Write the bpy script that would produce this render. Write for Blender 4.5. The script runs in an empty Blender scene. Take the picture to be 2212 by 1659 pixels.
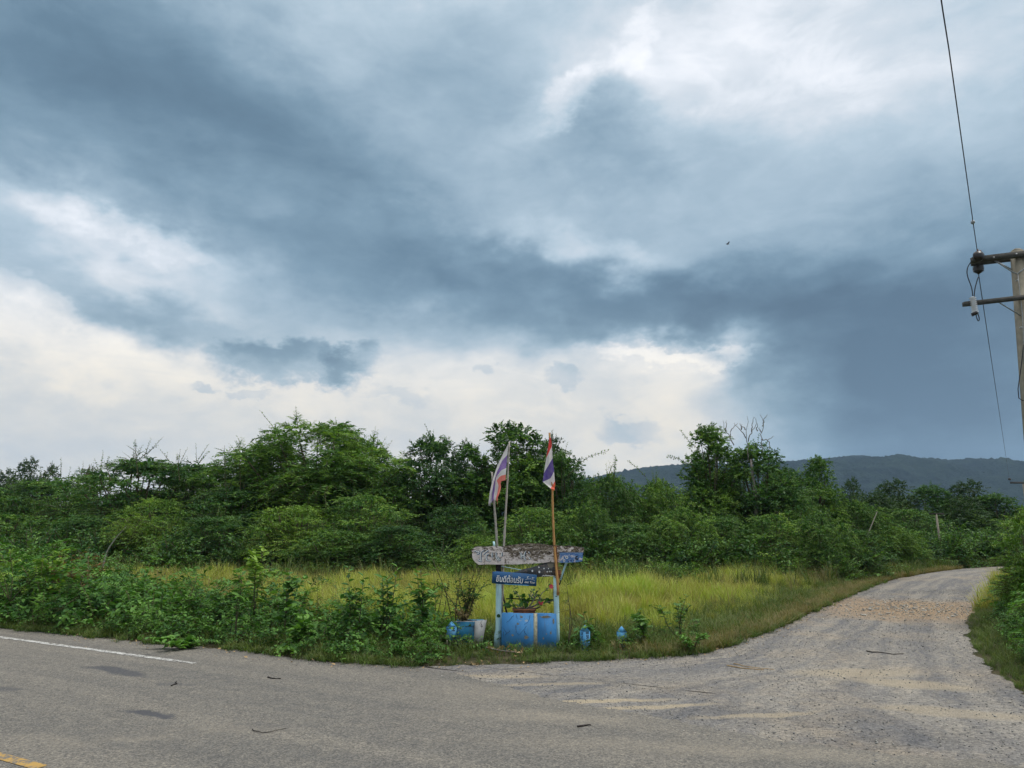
import bpy, math, random
import numpy as np
from math import radians as R_, sin, cos, pi
from mathutils import Vector
rng = np.random.default_rng(7)
random.seed(7)
SC = bpy.context.scene
COL = SC.collection

# ------------------------------------------------------------------ camera
CAMH = 1.7
PITCH = R_(11.0)
FPX, CX, CY = 1534.6, 1106.0, 829.5          # photograph measured at 2212 x 1659
cam = bpy.data.cameras.new('camera')
cam.sensor_width = 36.0
cam.lens = 36.0 * FPX / 2212.0
cam.clip_start = 0.05
cam.clip_end = 9000
camo = bpy.data.objects.new('camera', cam)
COL.objects.link(camo)
camo.location = (0, 0, CAMH)
camo.rotation_euler = (pi / 2 + PITCH, 0, 0)
SC.camera = camo

# ------------------------------------------------------------------ node helpers
class NT:
    def __init__(s, tree):
        s.t = tree; s.n = tree.nodes; s.l = tree.links
    def new(s, typ, **kw):
        nd = s.n.new(typ)
        for k, v in kw.items():
            setattr(nd, k, v)
        return nd
    def put(s, sock, v):
        if v is None: return
        if isinstance(v, bpy.types.NodeSocket): s.l.new(v, sock)
        else:
            if isinstance(v, (tuple, list)) and sock.type == 'RGBA' and len(v) == 3: v = (*v, 1)
            sock.default_value = v
    def math(s, op, a, b=None, c=None, clamp=False):
        nd = s.new('ShaderNodeMath', operation=op); nd.use_clamp = clamp
        for i, v in enumerate((a, b, c)): s.put(nd.inputs[i], v) if v is not None else None
        return nd.outputs[0]
    def vmath(s, op, a, b=None, scale=None):
        nd = s.new('ShaderNodeVectorMath', operation=op)
        s.put(nd.inputs[0], a); s.put(nd.inputs[1], b)
        if scale is not None: s.put(nd.inputs['Scale'], scale)
        return nd.outputs['Value'] if op in ('LENGTH', 'DOT_PRODUCT') else nd.outputs[0]
    def noise(s, vec, scale, detail=3, rough=0.55, out='Fac', dist=0.0):
        nd = s.new('ShaderNodeTexNoise')
        s.put(nd.inputs['Vector'], vec)
        nd.inputs['Scale'].default_value = scale; nd.inputs['Detail'].default_value = detail
        nd.inputs['Roughness'].default_value = rough; nd.inputs['Distortion'].default_value = dist
        return nd.outputs[out]
    def voro(s, vec, scale, out='Distance', rnd=1.0, feature='F1'):
        nd = s.new('ShaderNodeTexVoronoi', feature=feature)
        s.put(nd.inputs['Vector'], vec); nd.inputs['Scale'].default_value = scale
        nd.inputs['Randomness'].default_value = rnd
        return nd.outputs[out]
    def mapr(s, v, a, b, c=0.0, d=1.0, smooth=False):
        nd = s.new('ShaderNodeMapRange')
        if smooth: nd.interpolation_type = 'SMOOTHSTEP'
        s.put(nd.inputs[0], v)
        for i, x in enumerate((a, b, c, d)): nd.inputs[i + 1].default_value = x
        return nd.outputs[0]
    def mix(s, f, a, b, blend='MIX'):
        nd = s.new('ShaderNodeMix', data_type='RGBA', blend_type=blend)
        s.put(nd.inputs[0], f); s.put(nd.inputs[6], a); s.put(nd.inputs[7], b)
        return nd.outputs[2]
    def ramp(s, v, stops, interp='LINEAR'):
        nd = s.new('ShaderNodeValToRGB'); cr = nd.color_ramp; cr.interpolation = interp
        while len(cr.elements) < len(stops): cr.elements.new(0.5)
        for e, (p, c) in zip(cr.elements, stops):
            e.position = p; e.color = (*c, 1) if len(c) == 3 else c
        s.put(nd.inputs[0], v)
        return nd.outputs[0]
    def mapping(s, vec, loc=(0, 0, 0), rot=(0, 0, 0), scale=(1, 1, 1), typ='TEXTURE'):
        nd = s.new('ShaderNodeMapping', vector_type=typ)
        s.put(nd.inputs[0], vec)
        nd.inputs[1].default_value = loc; nd.inputs[2].default_value = rot; nd.inputs[3].default_value = scale
        return nd.outputs[0]
    def grad(s, vec, typ='SPHERICAL'):
        nd = s.new('ShaderNodeTexGradient', gradient_type=typ); s.put(nd.inputs[0], vec)
        return nd.outputs['Fac']

def lin(r, g, b):
    f = lambda c: (c / 255 / 12.92) if c / 255 <= 0.04045 else ((c / 255 + 0.055) / 1.055) ** 2.4
    return (f(r), f(g), f(b))

# ------------------------------------------------------------------ pixel -> world helpers (2212 x 1659 measure)
def ray(px, py):
    a = (px - CX) / FPX; b = (CY - py) / FPX
    return np.array([a, cos(PITCH) - b * sin(PITCH), sin(PITCH) + b * cos(PITCH)])
def G(px, py, z=0.0):
    d = ray(px, py); t = (z - CAMH) / d[2]
    return np.array([d[0] * t, d[1] * t, z])
def P(px, py, Y):
    d = ray(px, py); t = Y / d[1]
    return np.array([d[0] * t, Y, CAMH + d[2] * t])
def Z1(zx, zy):                      # measured on the enlarged view of the sign
    return ((1000 + zx / 2.861) / 1.0687, (950 + zy / 2.861) / 1.0687)
def Z2(zx, zy):                      # measured on the enlarged view of the boards
    return ((1070 + zx / 7.373) / 1.0687, (1240 + zy / 7.373) / 1.0687)
def Z3(zx, zy):                      # flags
    return ((1110 + zx / 9.215) / 1.0687, (1000 + zy / 9.215) / 1.0687)
def Z4(zx, zy):                      # planter
    return ((1120 + zx / 9.76) / 1.0687, (1350 + zy / 9.76) / 1.0687)
def Z5(zx, zy):                      # power pole
    return ((2200 + zx / 8.293) / 1.0687, (560 + zy / 8.293) / 1.0687)
def PZ(z, q, Y): return P(*z(*q), Y)

# ------------------------------------------------------------------ sky
SUN_AZ, SUN_EL = R_(95), R_(58)
w = bpy.data.worlds.new('World'); SC.world = w; w.use_nodes = True
n = NT(w.node_tree); n.n.clear()
tc = n.new('ShaderNodeTexCoord')
dirv = n.vmath('NORMALIZE', tc.outputs['Generated'])
sep = n.new('ShaderNodeSeparateXYZ'); n.put(sep.inputs[0], dirv)
az = n.math('ARCTAN2', sep.outputs[0], sep.outputs[1])
el = n.math('ARCSINE', sep.outputs[2])
comb = n.new('ShaderNodeCombineXYZ'); n.put(comb.inputs[0], az); n.put(comb.inputs[1], el)
squash = n.mapping(dirv, scale=(1, 1, 1.7), typ='POINT')
wn = n.noise(squash, 2.6, 5, 0.55, 'Color')
wn2 = n.noise(squash, 9.0, 6, 0.6, 'Color')
warp = n.vmath('SCALE', n.vmath('SUBTRACT', wn, (0.5, 0.5, 0.5)), scale=0.22)
warp2 = n.vmath('SCALE', n.vmath('SUBTRACT', wn2, (0.5, 0.5, 0.5)), scale=0.13)
c1 = n.vmath('ADD', comb.outputs[0], n.vmath('ADD', warp, warp2))
wn3 = n.noise(squash, 20.0, 7, 0.66, 'Color')
warp3 = n.vmath('SCALE', n.vmath('SUBTRACT', wn3, (0.5, 0.5, 0.5)), scale=0.085)
c2 = n.vmath('ADD', comb.outputs[0], n.vmath('ADD', n.vmath('SCALE', warp2, scale=0.5), warp3))
sepc = n.new('ShaderNodeSeparateXYZ'); n.put(sepc.inputs[0], c1)
def azel(px, py):
    d = ray(px, py); d = d / np.linalg.norm(d)
    return math.atan2(d[0], d[1]), math.asin(d[2])
def blob(px, py, sx, sy, rot, wgt, sharp=0, acc=None):
    a, e = azel(px, py)
    v = n.mapping(c2 if sharp else c1, (a, e, 0), (0, 0, R_(-rot)), (sx / 1600, sy / 1600, 100.0))
    g = n.grad(v)
    g = n.mapr(g, 0.0, (0.50 if sharp == 1 else 0.6 if sharp else 1.0), 0, 1, True)
    return n.math('MULTIPLY_ADD', g, wgt, acc)
L = n.ramp(sepc.outputs[1], [(0.0, (.76,) * 3), (0.12, (.78,) * 3), (0.26, (.68,) * 3), (0.5, (.66,) * 3), (0.72, (.74,) * 3), (1.0, (.97,) * 3)])
L = n.math('MULTIPLY', L, 1.0)
for b in [
    (-50, 30, 900, 400, 0, -.16), (450, 260, 900, 340, 28, -.14), (850, 470, 700, 240, 25, -.09), (1150, 640, 700, 170, 14, -.15),
    (1620, 690, 620, 170, 6, -.20), (2050, 700, 760, 340, 0, -.24), (2160, 900, 600, 280, 0, -.24), (1780, 850, 420, 120, 10, -.17),
    (950, 150, 500, 260, 0, -.08), (1330, 330, 260, 150, 0, -.10), (330, 690, 420, 100, 8, -.13), (1950, 1000, 620, 150, 0, -.18), (700, 620, 260, 120, 10, -.06),
    (1560, 60, 560, 260, 0, .14), (1900, 150, 420, 200, 0, .13), (1230, 215, 210, 90, -20, .09), (1450, 215, 180, 90, 60, .07),
    (90, 460, 220, 110, 10, .11), (360, 550, 330, 100, 8, .13), (60, 700, 430, 130, 18, .18), (430, 790, 520, 120, 8, .12),
    (950, 840, 520, 120, 0, .10), (1500, 810, 330, 90, 5, .22), (1300, 560, 330, 90, 18, .13), (800, 500, 120, 60, 20, .06),
    (1420, 900, 260, 80, -20, .10),
]: L = blob(*b[:6], acc=L)
for b in [(620, 785, 200, 66, 4, -.19), (755, 800, 100, 60, -30, -.12), (1218, 815, 60, 26, 0, -.08), (1365, 930, 95, 34, 10, -.11),
          (450, 842, 44, 14, 0, -.10), (860, 858, 90, 26, 0, -.06), (1040, 804, 34, 12, 0, -.08), (540, 852, 50, 12, 0, -.07)]:
    L = blob(*b[:6], sharp=1, acc=L)
for b in [(1240, 205, 120, 50, -35, .07), (1380, 90, 130, 50, -60, .05), (330, 520, 190, 40, 12, .05), (60, 640, 260, 40, 22, .06), (1460, 760, 260, 26, 6, .10), (110, 440, 90, 50, 0, .04)]:
    L = blob(*b[:6], sharp=2, acc=L)
fb = n.noise(n.mapping(dirv, scale=(1, 1, 2.2), typ='POINT'), 4.2, 8, 0.6, dist=0.3)
fb2 = n.noise(n.mapping(dirv, scale=(1, 1, 2.0), typ='POINT'), 13.0, 6, 0.6, dist=0.4)
L = n.math('MULTIPLY_ADD', n.math('SUBTRACT', fb, 0.5), 0.19, L)
L = n.math('MULTIPLY_ADD', n.math('SUBTRACT', fb2, 0.5), 0.13, L)
rid = n.math('ABSOLUTE', n.math('SUBTRACT', n.noise(n.mapping(dirv, scale=(1, 1, 2.4), typ='POINT'), 6.5, 7, 0.62, dist=0.5), 0.5))
L = n.math('MULTIPLY_ADD', n.mapr(rid, 0.0, 0.12, 1, 0, True), n.mapr(L, 0.55, 0.85, -0.02, 0.045), L)
cold = n.ramp(L, [(0.30, lin(78, 101, 120)), (0.42, lin(97, 123, 142)), (0.52, lin(120, 146, 164)), (0.62, lin(148, 170, 186)), (0.72, lin(176, 194, 207)),
                  (0.82, lin(207, 215, 223)), (0.90, lin(230, 234, 240)), (1.0, lin(255, 255, 255))])
warmc = n.ramp(L, [(0.30, lin(88, 108, 122)), (0.52, lin(134, 155, 166)), (0.64, lin(172, 187, 194)), (0.74, lin(206, 207, 205)), (0.84, lin(233, 226, 213)), (0.95, lin(250, 238, 216))])
wf = n.math('MULTIPLY', n.mapr(el, 0.34, 0.12, 0, 1, True), n.mapr(az, 0.22, 0.52, 1, 0, True))
cloudc = n.mix(wf, cold, warmc)
sky = n.new('ShaderNodeTexSky', sky_type='NISHITA'); sky.sun_disc = False
sky.sun_elevation = SUN_EL; sky.sun_rotation = SUN_AZ; sky.dust_density = 2.0
bg1 = n.new('ShaderNodeBackground'); n.put(bg1.inputs[0], sky.outputs[0]); bg1.inputs[1].default_value = 0.07
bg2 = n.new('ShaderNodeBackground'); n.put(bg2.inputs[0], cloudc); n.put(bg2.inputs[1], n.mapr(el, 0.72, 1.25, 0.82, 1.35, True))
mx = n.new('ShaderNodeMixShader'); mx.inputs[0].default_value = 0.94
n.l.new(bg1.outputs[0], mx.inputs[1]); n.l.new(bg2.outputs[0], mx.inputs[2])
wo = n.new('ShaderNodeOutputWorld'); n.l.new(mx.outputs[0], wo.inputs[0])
w.cycles.sampling_method = 'MANUAL'; w.cycles.sample_map_resolution = 512

sun = bpy.data.lights.new('sun', 'SUN'); sun.energy = 1.5; sun.angle = R_(14); sun.color = (1.0, 0.955, 0.87)
suno = bpy.data.objects.new('sun', sun); COL.objects.link(suno)
sd = Vector((cos(SUN_EL) * sin(SUN_AZ), cos(SUN_EL) * cos(SUN_AZ), sin(SUN_EL)))
suno.location = sd * 50; suno.rotation_euler = sd.to_track_quat('Z', 'Y').to_euler()

vs = SC.view_settings
vs.view_transform = 'Standard'; vs.look = 'None'; vs.exposure = 0.55; vs.gamma = 1.0; vs.use_curve_mapping = False
cy = SC.cycles
cy.max_bounces = 5; cy.diffuse_bounces = 3; cy.glossy_bounces = 2; cy.transmission_bounces = 3; cy.transparent_max_bounces = 6
cy.volume_bounces = 0; cy.use_denoising = True; cy.use_adaptive_sampling = True; cy.adaptive_threshold = 0.02
cy.sample_clamp_indirect = 4.0
cy.denoising_prefilter = 'ACCURATE'

# ------------------------------------------------------------------ mesh helpers
def mk_mesh(name, V, faces, mats=(), midx=None, attrs=None, smooth=False):
    """faces: list of int arrays (M,k) or list of index tuples"""
    me = bpy.data.meshes.new(name)
    V = np.asarray(V, dtype=np.float32).reshape(-1, 3)
    groups = []
    for f in faces:
        if isinstance(f, np.ndarray) and f.ndim == 2:
            if len(f): groups.append(f)
        else:
            groups.append(np.asarray([f], dtype=np.int32))
    me.vertices.add(len(V)); me.vertices.foreach_set('co', V.ravel())
    if groups:
        loops = np.concatenate([g.ravel() for g in groups]).astype(np.int32)
        tot = np.concatenate([np.full(len(g), g.shape[1], dtype=np.int32) for g in groups])
        start = np.concatenate([[0], np.cumsum(tot)[:-1]]).astype(np.int32)
        me.loops.add(len(loops)); me.loops.foreach_set('vertex_index', loops)
        me.polygons.add(len(tot)); me.polygons.foreach_set('loop_start', start)
        if midx is not None: me.polygons.foreach_set('material_index', np.asarray(midx, dtype=np.int32))
    for m in mats: me.materials.append(m)
    me.update(calc_edges=True)
    if smooth and groups: me.polygons.foreach_set('use_smooth', np.ones(len(tot), dtype=bool))
    for k, (typ, a) in (attrs or {}).items():
        at = me.attributes.new(k, typ, 'POINT')
        at.data.foreach_set('vector' if typ == 'FLOAT_VECTOR' else 'value', np.asarray(a).ravel())
    return me

class MB:
    """collects pieces into one mesh"""
    def __init__(s): s.V = []; s.F = []; s.M = []; s.T = []; s.c = 0
    def add(s, V, faces, m=0, tint=0.5):
        V = np.asarray(V, dtype=np.float64).reshape(-1, 3)
        for f in faces:
            if isinstance(f, np.ndarray) and f.ndim == 2:
                if len(f): s.F.append(f + s.c); s.M.append(np.full(len(f), m))
            else: s.F.append(np.asarray([f]) + s.c); s.M.append(np.array([m]))
        s.V.append(V); s.T.append(np.broadcast_to(np.asarray(tint, dtype=np.float32), (len(V),)) if np.ndim(tint) == 0 else np.asarray(tint, dtype=np.float32))
        s.c += len(V); return s
    def mesh(s, name, mats, origin=(0, 0, 0), smooth=False):
        V = np.concatenate(s.V) - np.asarray(origin)
        return mk_mesh(name, V, s.F, mats, np.concatenate(s.M), {'tint': ('FLOAT', np.concatenate(s.T))}, smooth)

def tube(pts, rad, sides=6, caps=True):
    pts = np.asarray(pts, float); k = len(pts)
    rad = np.broadcast_to(np.asarray(rad, float), (k,))
    tg = np.gradient(pts, axis=0); tg /= np.linalg.norm(tg, axis=1, keepdims=True) + 1e-12
    ref = np.array([0.0, 0, 1]) if abs(tg[:, 2]).mean() < 0.8 else np.array([1.0, 0, 0])
    a = np.cross(tg, ref); a /= np.linalg.norm(a, axis=1, keepdims=True) + 1e-12
    b = np.cross(tg, a)
    th = np.arange(sides) * 2 * pi / sides
    V = pts[:, None] + rad[:, None, None] * (a[:, None] * np.cos(th)[None, :, None] + b[:, None] * np.sin(th)[None, :, None])
    V = V.reshape(-1, 3)
    i = np.arange(k - 1)[:, None] * sides; j = np.arange(sides)[None]; j2 = (j + 1) % sides
    q = np.stack([i + j, i + j2, i + sides + j2, i + sides + j], -1).reshape(-1, 4)
    F = [q]
    if caps: F += [tuple(range(sides))[::-1], tuple(range((k - 1) * sides, k * sides))]
    return V, F

def box(c, s, rotz=0.0, rotx=0.0, roty=0.0):
    s = np.asarray(s, float) / 2
    V = np.array([[x, y, z] for x in (-1, 1) for y in (-1, 1) for z in (-1, 1)]) * s
    from mathutils import Euler
    M = np.array(Euler((rotx, roty, rotz)).to_matrix())
    V = V @ M.T + np.asarray(c, float)
    F = [(0, 1, 3, 2), (4, 6, 7, 5), (0, 4, 5, 1), (2, 3, 7, 6), (0, 2, 6, 4), (1, 5, 7, 3)]
    return V, [np.array(F)]

def extrude_poly(front, thick, jitter=0.0):
    """front: (N,3) world outline facing the camera; thickness goes away along +Y"""
    f = np.asarray(front, float); k = len(f)
    b = f.copy(); b[:, 1] += thick
    if jitter: b[:, 0] += rng.normal(0, jitter, k); b[:, 2] += rng.normal(0, jitter, k)
    V = np.concatenate([f, b])
    i = np.arange(k); j = (i + 1) % k
    return V, [tuple(range(k)), tuple(range(2 * k - 1, k - 1, -1)), np.stack([j, i, i + k, j + k], 1)]

def lathe(prof, c, sides=16):
    prof = np.asarray(prof, float); k = len(prof)
    th = np.arange(sides) * 2 * pi / sides
    V = np.stack([prof[:, None, 0] * np.cos(th)[None], prof[:, None, 0] * np.sin(th)[None], np.repeat(prof[:, None, 1], sides, 1)], -1).reshape(-1, 3) + np.asarray(c, float)
    i = np.arange(k - 1)[:, None] * sides; j = np.arange(sides)[None]; j2 = (j + 1) % sides
    q = np.stack([i + j, i + j2, i + sides + j2, i + sides + j], -1).reshape(-1, 4)
    return V, [q, tuple(range(sides))[::-1], tuple(range((k - 1) * sides, k * sides))]

def norm(v): return v / (np.linalg.norm(v, axis=-1, keepdims=True) + 1e-9)

def leaf_small(pos, d, nrm, ln, wd, fold=0.25):
    """rhombic folded leaf, 1 quad"""
    s = norm(np.cross(d, nrm)); nrm = norm(np.cross(s, d))
    ln = ln[:, None]; wd = wd[:, None]
    mid = pos + d * ln * 0.45
    V = np.stack([pos, mid + s * wd * .5 + nrm * wd * fold, pos + d * ln - nrm * ln * 0.08, mid - s * wd * .5 + nrm * wd * fold], 1)
    k = len(pos); q = np.arange(k * 4).reshape(-1, 4)
    return V.reshape(-1, 3), q
def leaf_big(pos, d, nrm, ln, wd, droop=0.25):
    s = norm(np.cross(d, nrm)); nrm = norm(np.cross(s, d))
    ln = ln[:, None]; wd = wd[:, None]
    def pt(t, w_, up): return pos + d * ln * t + s * wd * w_ + nrm * (wd * up - ln * droop * t * t)
    V = np.stack([pt(0, 0, 0), pt(.3, .46, .14), pt(.7, .36, .10), pt(1, 0, 0), pt(.7, -.36, .10), pt(.3, -.46, .14)], 1)
    k = len(pos); b = np.arange(k)[:, None] * 6
    q = np.concatenate([b + np.array([[0, 1, 2, 3]]), b + np.array([[0, 3, 4, 5]])])
    return V.reshape(-1, 3), q

# ------------------------------------------------------------------ object helpers
def tag(o, label=None, cat=None, group=None, kind=None):
    if label: o['label'] = label
    if cat: o['category'] = cat
    if group: o['group'] = group
    if kind: o['kind'] = kind
    return o
def thing(name, label, cat, loc, group=None):
    o = bpy.data.objects.new(name, None); COL.objects.link(o)
    o.empty_display_size = 0.1
    o.location = [float(x) for x in loc]
    return tag(o, label, cat, group)
def base_of(o):
    v = np.zeros(3)
    while o is not None: v = v + np.array(o.location); o = o.parent
    return v
def part(name, mb, mats, parent=None, smooth=False, label=None):
    if not isinstance(mats, (list, tuple)): mats = [mats]
    me = mb.mesh(name, mats, base_of(parent) if parent else (0, 0, 0), smooth)
    o = bpy.data.objects.new(name, me); COL.objects.link(o)
    if parent: o.parent = parent
    if label: o['label'] = label
    return o
def solo(name, mb, mats, label, cat, loc, group=None, smooth=False, kind=None):
    if not isinstance(mats, (list, tuple)): mats = [mats]
    me = mb.mesh(name, mats, loc, smooth)
    o = bpy.data.objects.new(name, me); COL.objects.link(o); o.location = [float(x) for x in loc]
    return tag(o, label, cat, group, kind)
def M1(V, F, m=0, tint=.5): return MB().add(V, F, m, tint)
def copy_tree(o, parent=None):
    c = o.copy(); COL.objects.link(c); c.parent = parent
    for ch in o.children: copy_tree(ch, c)
    return c

# ------------------------------------------------------------------ materials
def mat(name):
    m = bpy.data.materials.new(name); m.use_nodes = True
    t = NT(m.node_tree); t.n.clear()
    out = t.new('ShaderNodeOutputMaterial'); t.out = out
    return m, t
def princ(t, col, rough=0.8, spec=0.3, bump=None, bd=0.01, bs=1.0, metal=0.0):
    p = t.new('ShaderNodeBsdfPrincipled')
    t.put(p.inputs['Base Color'], col); t.put(p.inputs['Roughness'], rough)
    p.inputs['Specular IOR Level'].default_value = spec; p.inputs['Metallic'].default_value = metal
    if bump is not None:
        b = t.new('ShaderNodeBump'); b.inputs['Distance'].default_value = bd; b.inputs['Strength'].default_value = bs
        t.put(b.inputs['Height'], bump); t.l.new(b.outputs[0], p.inputs['Normal'])
    return p
def fin(m, t, p): t.l.new(p.outputs[0], t.out.inputs[0]); return m
def pos(t): return t.new('ShaderNodeNewGeometry').outputs['Position']
def objc(t): return t.new('ShaderNodeTexCoord').outputs['Object']

def foliage(name, c_dark, c_mid, c_light, trans=0.28, rough=0.55, spec=0.25, patch=0.9, instanced=False):
    m, t = mat(name)
    at = t.new('ShaderNodeAttribute', attribute_name='tint')
    oi = t.new('ShaderNodeObjectInfo')
    pn = t.noise(pos(t), patch, 2)
    v = t.math('ADD', t.math('MULTIPLY', at.outputs['Fac'], 0.55), t.math('MULTIPLY', pn, 0.5))
    v = t.math('ADD', v, t.math('MULTIPLY', t.math('SUBTRACT', oi.outputs['Random'], 0.5), 0.16))
    c = t.ramp(v, [(0.2, c_dark), (0.5, c_mid), (0.82, c_light)])
    p = princ(t, c, rough, spec)
    tr = t.new('ShaderNodeBsdfTranslucent')
    t.put(tr.inputs[0], t.mix(1.0, c, (1.15, 1.25, 0.55), 'MULTIPLY'))
    ms = t.new('ShaderNodeMixShader'); ms.inputs[0].default_value = trans
    t.l.new(p.outputs[0], ms.inputs[1]); t.l.new(tr.outputs[0], ms.inputs[2]); t.l.new(ms.outputs[0], t.out.inputs[0])
    return m
def plain(name, col, rough=0.8, spec=0.3, var=0.25, sc=8.0, bd=0.004, metal=0.0):
    m, t = mat(name)
    nz = t.noise(objc(t), sc, 6, 0.6)
    c = t.mix(t.mapr(nz, 0.3, 0.7), tuple(x * (1 - var) for x in col), tuple(min(1, x * (1 + var)) for x in col))
    return fin(m, t, princ(t, c, rough, spec, nz, bd, 0.6, metal))

M = {}
M['bark'] = plain('bark', (0.11, 0.085, 0.06), 0.9, 0.1, 0.5, 14)
M['twig'] = plain('twig', (0.10, 0.085, 0.05), 0.9, 0.1, 0.3, 14)
M['deadwood'] = plain('dead_wood', (0.20, 0.18, 0.155), 0.9, 0.1, 0.3, 10)
M['leaf_deep'] = foliage('leaf_deep', (0.018, 0.055, 0.018), (0.046, 0.12, 0.032), (0.14, 0.26, 0.055))
M['leaf_mid'] = foliage('leaf_mid', (0.028, 0.078, 0.018), (0.072, 0.165, 0.034), (0.21, 0.34, 0.06))
M['leaf_light'] = foliage('leaf_light', (0.045, 0.105, 0.018), (0.12, 0.23, 0.036), (0.27, 0.40, 0.06))
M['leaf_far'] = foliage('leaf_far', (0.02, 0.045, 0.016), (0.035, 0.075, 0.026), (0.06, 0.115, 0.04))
M['leaf_brown'] = foliage('leaf_brown', (0.06, 0.05, 0.025), (0.10, 0.085, 0.045), (0.14, 0.13, 0.06))
M['leaf_weed'] = foliage('leaf_weed', (0.018, 0.06, 0.015), (0.05, 0.14, 0.026), (0.15, 0.30, 0.05), 0.25, patch=1.6)
M['leaf_red'] = foliage('leaf_red', (0.10, 0.08, 0.03), (0.22, 0.10, 0.045), (0.36, 0.16, 0.07))
M['leaf_dry'] = foliage('leaf_dry', (0.12, 0.08, 0.04), (0.25, 0.18, 0.09), (0.42, 0.33, 0.18))

def grass_mat(name, lo, mid, hi, tip, patch=0.35, trans=0.35, back=True):
    m, t = mat(name)
    ps = pos(t)
    at = t.new('ShaderNodeAttribute', attribute_name='tint')          # 0 root .. 1 tip
    it = t.new('ShaderNodeAttribute', attribute_name='shade', attribute_type='INSTANCER')
    pn = t.noise(ps, patch, 4, 0.6); pn2 = t.noise(ps, patch * 5, 3, 0.6)
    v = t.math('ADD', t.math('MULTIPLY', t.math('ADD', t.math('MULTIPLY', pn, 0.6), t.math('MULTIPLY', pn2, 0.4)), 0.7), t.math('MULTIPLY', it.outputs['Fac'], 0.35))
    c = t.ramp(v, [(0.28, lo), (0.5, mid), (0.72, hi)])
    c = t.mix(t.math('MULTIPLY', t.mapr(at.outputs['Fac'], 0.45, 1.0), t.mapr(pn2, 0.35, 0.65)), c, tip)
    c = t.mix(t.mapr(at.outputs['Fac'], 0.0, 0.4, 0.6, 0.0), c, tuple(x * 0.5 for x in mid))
    p = princ(t, c, 0.6, 0.2)
    tr = t.new('ShaderNodeBsdfTranslucent'); t.put(tr.inputs[0], t.mix(1.0, c, (1.2, 1.2, 0.6), 'MULTIPLY'))
    ms = t.new('ShaderNodeMixShader'); ms.inputs[0].default_value = trans
    t.l.new(p.outputs[0], ms.inputs[1]); t.l.new(tr.outputs[0], ms.inputs[2]); t.l.new(ms.outputs[0], t.out.inputs[0])
    return m
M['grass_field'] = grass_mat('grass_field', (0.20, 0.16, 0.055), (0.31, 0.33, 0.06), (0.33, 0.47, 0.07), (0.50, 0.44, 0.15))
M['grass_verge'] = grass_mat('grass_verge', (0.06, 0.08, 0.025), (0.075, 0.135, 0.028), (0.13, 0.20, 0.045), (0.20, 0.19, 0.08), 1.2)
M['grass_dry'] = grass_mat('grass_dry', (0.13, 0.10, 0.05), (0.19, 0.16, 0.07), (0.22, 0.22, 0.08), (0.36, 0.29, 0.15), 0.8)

def paint(name, base, under, amount=0.5, sc=7.0, streak=(1, 1, 1), rough=0.7, dirt=(0.10, 0.09, 0.06)):
    """flaking paint over another material"""
    m, t = mat(name)
    o = objc(t)
    a = t.noise(t.mapping(o, scale=streak, typ='POINT'), sc, 8, 0.68, dist=0.2)
    b = t.noise(o, sc * 5, 5, 0.6)
    f = t.mapr(t.math('ADD', t.math('MULTIPLY', a, .8), t.math('MULTIPLY', b, .2)), amount, amount + 0.05)
    g = t.noise(o, 3.0, 3)
    bc = t.mix(t.mapr(g, .3, .7), tuple(x * .78 for x in base), tuple(min(1, x * 1.15) for x in base))
    uc = t.mix(t.mapr(b, .3, .7), tuple(x * .6 for x in under), tuple(min(1, x * 1.3) for x in under))
    c = t.mix(f, bc, uc)
    c = t.mix(t.mapr(t.noise(t.mapping(o, scale=(9, 9, 1.2), typ='POINT'), 2.2, 5), .52, .78, 0, .55), c, dirt)
    return fin(m, t, princ(t, c, rough, 0.3, t.math('SUBTRACT', t.math('MULTIPLY', b, .5), f), 0.003, 0.7))

M['paint_blue'] = paint('paint_blue', (0.055, 0.23, 0.50), (0.34, 0.33, 0.26), 0.62, 5)
M['paint_blue_pale'] = paint('paint_blue_pale', (0.10, 0.34, 0.62), (0.30, 0.30, 0.24), 0.66, 9)
M['paint_cyan'] = paint('paint_cyan', (0.50, 0.74, 0.77), (0.12, 0.15, 0.15), 0.66, 8, (2, 2, .5))
M['paint_white'] = paint('paint_white', (0.58, 0.55, 0.52), (0.12, 0.11, 0.10), 0.57, 14)
M['paint_navy'] = paint('paint_navy', (0.022, 0.085, 0.20), (0.16, 0.28, 0.36), 0.64, 9, (.5, 1, 2))
M['paint_blue_ring'] = paint('paint_blue_ring', (0.03, 0.21, 0.36), (0.05, 0.08, 0.13), 0.54, 6, (2, 2, .5))
M['slate_board'] = paint('slate_board', (0.085, 0.088, 0.095), (0.17, 0.14, 0.12), 0.52, 9, (.4, 1, 2))
M['white_letter'] = paint('white_letter', (0.72, 0.72, 0.70), (0.10, 0.16, 0.25), 0.64, 22)
M['blue_letter'] = paint('blue_letter', (0.03, 0.09, 0.18), (0.3, 0.28, 0.26), 0.68, 22)
M['black_letter'] = paint('black_letter', (0.015, 0.017, 0.03), (0.06, 0.16, 0.3), 0.68, 30)
M['old_wood'] = plain('old_wood', (0.10, 0.075, 0.06), 0.9, 0.15, 0.45, 12)
M['dark_wood'] = plain('dark_wood', (0.035, 0.03, 0.028), 0.9, 0.15, 0.4, 12)
M['bamboo_grey'] = plain('bamboo_grey', (0.36, 0.33, 0.28), 0.75, 0.25, 0.3, 22)
M['bamboo_tan'] = plain('bamboo_tan', (0.42, 0.22, 0.075), 0.6, 0.35, 0.25, 16)
M['rust'] = plain('rusty_iron', (0.16, 0.065, 0.03), 0.85, 0.3, 0.4, 20)
M['terracotta'] = plain('terracotta', (0.20, 0.085, 0.05), 0.85, 0.2, 0.4, 18)
M['concrete'] = plain('concrete', (0.24, 0.215, 0.165), 0.9, 0.2, 0.22, 5)
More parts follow.
